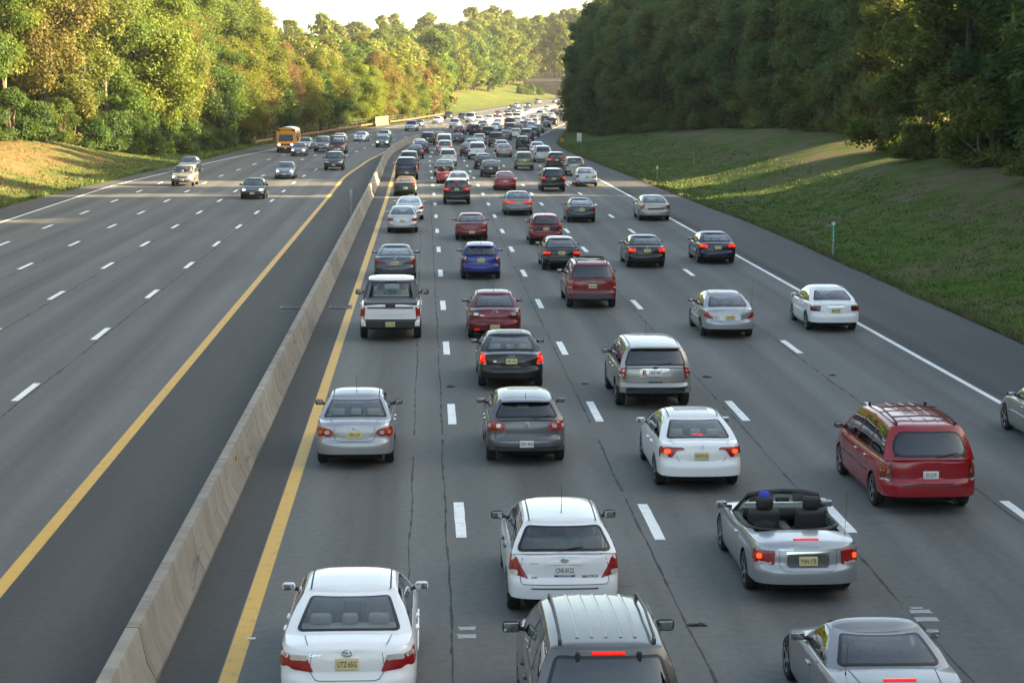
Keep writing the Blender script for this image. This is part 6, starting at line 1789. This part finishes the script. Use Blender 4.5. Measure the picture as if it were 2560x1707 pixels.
far(1309.5, 322.5, 'sedan', (.12, .08, .08), 'grey sedan with glowing red lamps ahead of another braking sedan', 2)
far(1316.5, 353, 'suv', (.10, .11, .13), 'slate grey suv ahead of the compact suv with spare wheel')
far(1333, 342.5, 'hatch', (.09, .095, .10), 'charcoal hatchback by the right edge line')
far(1346, 333.5, 'sedan', (.15, .18, .17), 'grey-green sedan by the right edge line')
far(1366, 323.5, 'sedan', BLACK, 'black sedan leaving round the right edge line')
far(1380, 317, 'suv', (.014, .014, .018), 'black suv at the sunlit bend of the edge line')
far(1364, 311, 'suv', (.05, .03, .026), 'dark brown suv left of the black suv at the bend', 1)
far(1362, 300, 'sedan', (.42, .43, .42), 'silver sedan hidden behind the dark brown suv')
far(1378, 299, 'sedan', (.7, .7, .7), 'small white sedan at the right behind the brown suv')
far(1384, 287.5, 'sedan', (.03, .03, .03), 'dark sedan in front of the overhanging trees, left of another')
far(1399, 290, 'sedan', (.016, .016, .018), 'black sedan half under the overhanging trees')
far(1418, 306, 'sedan', (.05, .014, .016), 'dark red sedan disappearing behind the overhanging trees')
far(1343, 386, 'sedan', WHITE, 'white sedan hidden behind the silver-blue minivan')
far(1294.5, 312.5, 'sedan', (.5, .5, .52), 'silver sedan ahead of the braking grey sedan, left one')
far(1307, 310, 'sedan', (.33, .31, .31), 'grey-pink sedan with a reddish tail in the far queue')
far(1321, 316, 'sedan', (.62, .63, .66), 'white-silver sedan in the far queue left of a silver hatchback')
far(1336, 315.5, 'hatch', (.36, .38, .38), 'silver hatchback in the far queue')
far(1328, 326, 'sedan', (.42, .43, .46), 'silver sedan partly hidden behind the charcoal hatchback')
far(1334.5, 304.5, 'sedan', (.40, .30, .29), 'reddish silver sedan in the sunlight ahead of the silver hatchback', 1)
far(1349.5, 296, 'pickup', (.7, .7, .68), 'white pickup with a dark bed far up the road', L=5.2)
far(1353.5, 287, 'sedan', (.45, .36, .36), 'silver sedan in sun right beside the far barrier')

# --- oncoming traffic
def onc(px, py, label, color, disp=False, t='sedan', cached=True, **P):
    k = KD if disp else 1.0; p = at(px * k, py * k)
    P.setdefault('lod', 0); P.setdefault('lens_bits', [])
    key = ('on', t, P.get('lights'), P['lod'], P.get('L'), P.get('H'), repr(P.get('extras')), P.get('front_bumper'))
    if key not in CACHE: CACHE[key] = build_car(t=t, face=1, recess=False, opaque=(P['lod'] == 0), mir=1, **P)
    c, K = CACHE[key]; rz = heading(p.y) + math.pi
    # the photo point is the ground between the front tyres; the origin is the rear axle, one wheelbase further away
    y = p.y + c.wb - .1; x = p.x + math.sin(-heading(p.y)) * c.wb
    nm, ct_ = NAMES[t]
    return put_car(K, c, (x, y, RISE(y)), rz, color, label, nm, ct_, COMING)
onc(633, 497, 'black sedan with lit headlights closest on the left-hand road', BLACK, t='sedan', lod=1, lights=1, L=4.5, H=1.42)
onc(712.7, 447, 'blue-grey sedan with lit headlights behind the closest black sedan', (.17, .20, .26), lod=1, lights=1, L=4.55, H=1.42)
onc(835, 425.5, 'black suv alone in the lane nearest the yellow line', (.012, .014, .016), t='suv', lod=1, L=4.6, H=1.72)
onc(458.7, 465, 'champagne suv with lit headlights and a dark bumper on the left-hand road', CHAMP, t='suv', lod=1, lights=1, L=4.4, H=1.66, front_bumper='trim')
onc(470, 432, 'blue-grey sedan following close behind the champagne suv', (.22, .24, .29), lod=1, L=4.7)
onc(843.7, 384.5, 'dark red high-roof van beside a silver suv', (.12, .01, .018), t='van', lod=1, L=5.4, front_bumper='chrome')
onc(804.6, 379.5, 'silver-grey suv left of the dark red van', (.20, .215, .24), t='suv', lod=1, L=4.9, H=1.82)
onc(846, 361, 'white sedan peeping over the roof of the dark red van', (.62, .64, .68), lod=1)
onc(900, 354.5, 'white sports coupe with two blue racing stripes', WHITE, t='coupe', lod=1, L=4.7, H=1.40, extras=[('stripes',)])
onc(956.5, 368.5, 'dark sedan with lit headlights nearest the barrier bend', (.035, .03, .032), lod=1, lights=1, L=4.7)
onc(957, 351, 'silver sedan right behind the dark sedan at the barrier bend', (.42, .45, .48))
onc(747, 390.5, 'dark grey sedan with bright headlights beside the yellow bus', (.10, .095, .12), lod=1, lights=1, L=4.8)
onc(761, 373.5, 'grey sedan behind the yellow bus', (.24, .26, .28), L=4.7)
onc(1027, 328.5, 'white pickup on the left-hand road nearing the shade', (.60, .62, .64), t='pickup', L=5.3)
onc(1046, 318.5, 'dark blue sedan right behind the white pickup', (.06, .07, .13), lights=1)
onc(1092, 309.5, 'white sedan lit by the sun before the grass hill', WHITE, L=4.6)
onc(1120, 298.5, 'dark suv by the sunlit guardrail', (.03, .032, .036), t='suv')
onc(1155, 303, 'dark suv beside the big white van', (.04, .042, .046), t='suv', L=4.6)
onc(1175.5, 306.5, 'big white van in the sunlight on the left-hand road', WHITE, t='van', L=5.5)
onc(1136, 321, 'white suv in sunlight near the barrier end', (.70, .71, .73), t='suv', L=4.7)
onc(1196, 308, 'white sedan right of the big white van', WHITE)
onc(1222, 305, 'white sedan with a purple windshield glint in full sun', (.75, .72, .78), L=4.7)
onc(1247, 305, 'pale sedan in full sun between a white and a cream vehicle', (.70, .68, .64))
onc(1271, 303, 'cream suv in full sun by the far barrier', (.66, .56, .40), t='suv')
onc(1291, 302.5, 'white suv right of the cream suv in full sun', (.72, .71, .68), t='suv', L=4.4)
onc(1294, 293, 'silver sedan behind the white suv by the far barrier', (.5, .5, .48))
onc(1244, 292.5, 'red sedan in sunlight on the far left-hand road', (.30, .025, .03), lights=1)
onc(1267, 291.5, 'slate sedan right of the red sedan', (.12, .12, .15), lights=1)
onc(1278, 275.5, 'dark sedan leading a close group far up the left-hand road', (.03, .032, .036), lights=1)
onc(1290, 269.5, 'silver sedan behind the dark sedan of the far close group', (.4, .41, .42))
onc(1287.5, 280.5, 'grey sedan with an orange glint right of the far dark sedan', (.30, .28, .28))
onc(1298, 283, 'pale silver sedan nearest the far barrier', (.55, .54, .50), lights=1)
onc(1320, 281, 'grey-blue sedan half hidden by the far barrier', (.32, .35, .38))
onc(1319, 269.5, 'black sedan alone on the far bend', (.02, .02, .022), lights=1)
onc(1343, 260.5, 'silver suv on the far bend below the grass slope', (.42, .41, .40), t='suv', L=4.3)
onc(1366, 278, 'white sedan behind the far sunlit barrier', (.66, .66, .66))
onc(1386, 257.5, 'silver sedan coming out from behind the dark trees', (.36, .37, .38))
onc(1395, 247, 'dark sedan farthest away under the overpass', (.07, .08, .10))

# --- school bus
def school_bus(px, py):
    p = at(px, py); y = p.y - .1; rz = heading(p.y) + math.pi
    b_ = empty('school_bus', (p.x, y, RISE(y)), 'yellow school bus with a white roof on the left-hand road', 'bus', COMING, rz)
    yf = 1.0                                                     # nose ahead of the front axle; local y forward
    mb = MB(); W2, L = 1.13, 6.9
    sec = [(-W2, .45), (-W2, 2.35), (-W2 * .96, 2.60), (-W2 * .80, 2.80), (-W2 * .4, 2.92), (0, 2.95), (W2 * .4, 2.92), (W2 * .80, 2.80), (W2 * .96, 2.60), (W2, 2.35), (W2, .45)]
    ys_ = [-L + .6, -.10, -.02]
    rws = [[(x * (1 if i < 2 else .985), yy, z) for x, z in sec] for i, yy in enumerate(ys_)]
    mb.grid(rws); mb.face(rws[0]); mb.face(rws[-1][::-1]); link('body', mb.mesh('body', M['bus'], 35), b_)
    mb = MB(); rr = [[(x * .97, yy, z + .015) for x, z in sec[3:8]] for yy in (-L + .62, -.5, -.12)]
    mb.grid(rr); link('roof', mb.mesh('roof', M['white_paint'], 35), b_)
    mb = MB()                                                    # van-style cutaway nose
    prof_ = [(.0, 1.35), (.25, 1.30), (.75, 1.22), (.95, 1.12), (1.0, .95), (1.0, .5)]
    mb.grid([[(x, yy, z) for x in (-.98, -.9, 0, .9, .98)] for yy, z in prof_])
    for sx in (-1, 1): mb.face([(sx * .98, yy, z) for yy, z in prof_] + [(sx * .98, 0, .5)])
    link('hood', mb.mesh('hood', M['bus'], 30), b_)
    mb = MB(); mb.grid([[(x, .28, 1.32) for x in (-.88, 0, .88)], [(x, .06, 2.10) for x in (-.80, 0, .80)]]); w_ = link('windshield', mb.mesh('windshield', M['glass_far'], 0), b_)
    mb = MB(); mb.grid([[(x, .30, 1.29) for x in (-.98, 0, .98)], [(x, .02, 2.16) for x in (-.96, 0, .96)]]); mb.face([(.98, .30, 1.29), (.98, -.05, 1.29), (.96, -.05, 2.16), (.96, .02, 2.16)]); mb.face([(-.98, .30, 1.29), (-.98, -.05, 1.29), (-.96, -.05, 2.16), (-.96, .02, 2.16)])
    sh_ = mb.mesh('windshield_frame', M['bus'], 0); o = link('windshield_frame', sh_, b_); o.location = (0, -.012, 0)
    mb = MB(); mb.rbox((0, .02, 2.25), (2.2, .14, .10), .03); link('visor', mb.mesh('visor', M['bus'], 40), b_)
    for sx in (-1, 1):
        mb = MB(); mb.rbox((sx * .86, .0, 2.62), (.40, .06, .22), .03); fl = link('warning_lamp_panel', mb.mesh('warning_lamp_panel', M['black'], 40), b_)
        for dx, mt in ((-.09, 'darkred'), (.09, 'amber')):
            mb = MB(); mb.lathe([(.001, .04), (.07, .04), (.08, .02)], 'y', (sx * .86 + dx * sx, .0, 2.62), 12); link('warning_lamp', mb.mesh('warning_lamp', M['darkred'], 40), fl)
        mb = MB(); mb.rbox((sx * .74, 1.0, .98), (.30, .05, .24), .03); hl = link('headlight', mb.mesh('headlight', M['lamp'], 40), b_)
        mb = MB(); mb.lathe([(.001, .05), (.10, .045), (.11, 0)], 'y', (sx * .74, 1.0, .98), 12); link('headlight_bulb', mb.mesh('headlight_bulb', M['lamp_on'], 40), hl)
        mb = MB(); mb.rbox((sx * .74, 1.01, .80), (.30, .03, .08), .02); link('turn_signal', mb.mesh('turn_signal', M['amber'], 40), b_)
        mb = MB(); mb.tube([(sx * .98, .05, 1.75), (sx * 1.32, .12, 1.80)], .02, 5); mb.rbox((sx * 1.38, .12, 1.62), (.20, .08, .42), .04); link('mirror', mb.mesh('mirror', M['black'], 40), b_)
        for yw in (0, -3.9):
            ty, rim = wheel_meshes(.40, .24); o = link('wheel', ty, b_, (sx * .95, yw + .12 if yw == 0 else yw, .40)); o.rotation_euler = (0, 0, 0 if sx > 0 else math.pi); link('rim', rim, o)
        for i in range(6):
            mb = MB(); mb.rbox((sx * (W2 + .004), -.75 - i * .85, 1.95), (.02, .68, .55), .008); link('side_window', mb.mesh('side_window', M['glass_far'], 40), b_)
        for z in (1.35, 1.05):
            mb = MB(); mb.box((sx * (W2 + .006), -3.3, z), (.02, 5.6, .05)); link('rub_rail', mb.mesh('rub_rail', M['black'], 0), b_)
    mb = MB(); mb.rbox((0, 1.0, .98), (1.1, .04, .20), .02); link('grille', mb.mesh('grille', M['black'], 40), b_)
    mb = MB(); mb.rbox((0, 1.04, .55), (2.0, .16, .24), .04); link('front_bumper', mb.mesh('front_bumper', M['black'], 40), b_)
    link('front_plate', plate_mesh('plate_white'), b_, (0, 1.13, .56))
    tm = text_mesh('SCHOOL BUS', .24, M['black'], 1.0, .006); o = link('sign_lettering', tm, b_, (0, -.01, 2.62)); o.rotation_euler = (0, 0, math.pi)
    mb = MB(); mb.box((0, -2.6, .42), (1.7, 5.6, .3)); link('chassis', mb.mesh('chassis', M['under'], 0), b_)
school_bus(716, 382)

# --- driver of the open convertible, seated in the left-hand seat
PERSON = {}
def seated_person(root, lx, ly, lz, label, cap_mat, shirt, name='hair'):
    if 'body' not in PERSON:
        me = bpy.data.meshes.new('skeleton'); V = [(0, 0, .10), (0, -.04, .28), (0, -.06, .46), (0, -.05, .56), (0, -.03, .66),           # pelvis, waist, chest, neck, head base
            (.11, .05, .10), (.13, .42, .16), (.12, .70, -.12), (-.11, .05, .10), (-.13, .42, .16), (-.12, .70, -.12),
            (.19, -.05, .48), (.26, .16, .30), (.17, .42, .36), (-.19, -.05, .48), (-.26, .16, .30), (-.17, .42, .36)]
        E_ = [(0, 1), (1, 2), (2, 3), (3, 4), (0, 5), (5, 6), (6, 7), (0, 8), (8, 9), (9, 10), (2, 11), (11, 12), (12, 13), (2, 14), (14, 15), (15, 16)]
        rad_ = [.15, .14, .15, .055, .06, .10, .075, .05, .10, .075, .05, .07, .05, .035, .07, .05, .035]
        me.from_pydata(V, E_, []); ob = bpy.data.objects.new('person_src', me); COL.objects.link(ob)
        md = ob.modifiers.new('s', 'SKIN'); sb = ob.modifiers.new('u', 'SUBSURF'); sb.levels = sb.render_levels = 1
        for i, sv in enumerate(me.skin_vertices[0].data): sv.radius = (rad_[i], rad_[i]); sv.use_root = (i == 0)
        dg = bpy.context.evaluated_depsgraph_get(); PERSON['body'] = bpy.data.meshes.new_from_object(ob.evaluated_get(dg)); bpy.data.objects.remove(ob)
        PERSON['body'].shade_smooth()
        mb = MB(); prf = [(.001, -.13), (.05, -.125), (.075, -.09), (.088, -.03), (.093, .03), (.085, .08), (.06, .115), (.001, .13)]
        mb.lathe(prf, 'z', (0, -.01, .80), 16); mb.rbox((0, .085, .79), (.03, .04, .05), .012); mb.rbox((.09, 0, .79), (.02, .045, .06), .008); mb.rbox((-.09, 0, .79), (.02, .045, .06), .008)
        for sx in (-1, 1): mb.rbox((sx * .035, .083, .815), (.026, .012, .014), .004, 1)
        mb.rbox((0, .082, .735), (.05, .012, .012), .004, 2)
        PERSON['head'] = mb.mesh('head', [M['skin'], M['black'], M['ink_red']], 50)
    bm_ = PERSON['body'].copy(); bm_.materials.clear(); bm_.materials.append(shirt)
    w_ = Matrix.Translation(root.location) @ Matrix.Rotation(root.rotation_euler.z, 4, 'Z')
    p = empty('person', w_ @ Vector((lx, ly, lz)), label, 'person', None, root.rotation_euler.z)
    link('body', bm_, p); link('head', PERSON['head'], p)
    mb = MB(); mb.lathe([(.102, -.045), (.106, .02), (.098, .08), (.068, .125), (.001, .145)], 'z', (0, -.028, .82), 16)
    if name == 'headscarf': mb.rbox((0, -.115, .76), (.09, .05, .07), .025)
    link(name, mb.mesh('headwear', cap_mat, 50), p)
    return p
M['skin'] = simple('skin', (.42, .25, .18), .55, 0, .06)
M['scarf'] = simple('blue_headscarf', (.015, .045, .42), .7)
M['shirt'] = simple('dark_shirt', (.03, .03, .04), .8)
M['hair'] = simple('brown_hair', (.05, .03, .02), .7)
M['shirt_pale'] = simple('pale_shirt', (.45, .43, .40), .8)
M['shirt_blue'] = simple('blue_shirt', (.06, .10, .20), .8)
seated_person(CONV, -.40, .92, .50, 'driver with a blue headscarf sitting in the open silver convertible', M['scarf'], M['shirt'], 'headscarf')
def aboard(key, side, label, shirt, hair=None):
    """someone in the front row of a car already placed"""
    o_, y_, z_ = PLACED[key]; seated_person(o_, side * .38, y_, z_, label, hair or M['hair'], shirt)
aboard('white sedan with lit', -1, 'driver in a dark shirt in the white sedan with lit brake lamps', M['shirt'])
aboard('white sedan with lit', 1, 'front passenger in a pale shirt in the white sedan with lit brake lamps', M['shirt_pale'])
aboard('silver sedan with a roof', -1, 'driver in a dark shirt in the silver sedan with a roof aerial', M['shirt'])
aboard('black sedan with lit brake lamps right behind', -1, 'driver in a blue shirt in the black sedan behind the dark red one', M['shirt_blue'])
aboard('dark red sedan with smoked', -1, 'driver in a dark shirt in the dark red sedan with smoked lamps', M['shirt'])
aboard('bright red open', -1, 'driver with brown hair in the bright red open convertible', M['shirt_pale'])
aboard('champagne suv', -1, 'driver in a pale shirt behind the windshield of the champagne suv', M['shirt_pale'])
aboard('blue-grey sedan following', -1, 'driver in a pale shirt in the blue-grey sedan following the champagne suv', M['shirt_pale'])
aboard('black sedan with lit headlights closest', -1, 'driver in a pale shirt in the oncoming black sedan nearest the camera', M['shirt_pale'])

# ------------------------------------------------------------------ the evening haze over the road
mb = MB(); mb.box((0, 0, 38), (5200, 5200, 82.4)); hz = link('haze', mb.mesh('haze', [], 0), kind='stuff')
ma = bpy.data.materials.new('haze'); ma.use_nodes = True; nt = ma.node_tree; nt.nodes.clear()
o_ = nt.nodes.new('ShaderNodeOutputMaterial'); pv = nt.nodes.new('ShaderNodeVolumePrincipled')
pv.inputs['Color'].default_value = (.93, .93, .90, 1); pv.inputs['Density'].default_value = HAZE; pv.inputs['Anisotropy'].default_value = .35
nt.links.new(pv.outputs[0], o_.inputs['Volume']); hz.data.materials.append(ma)
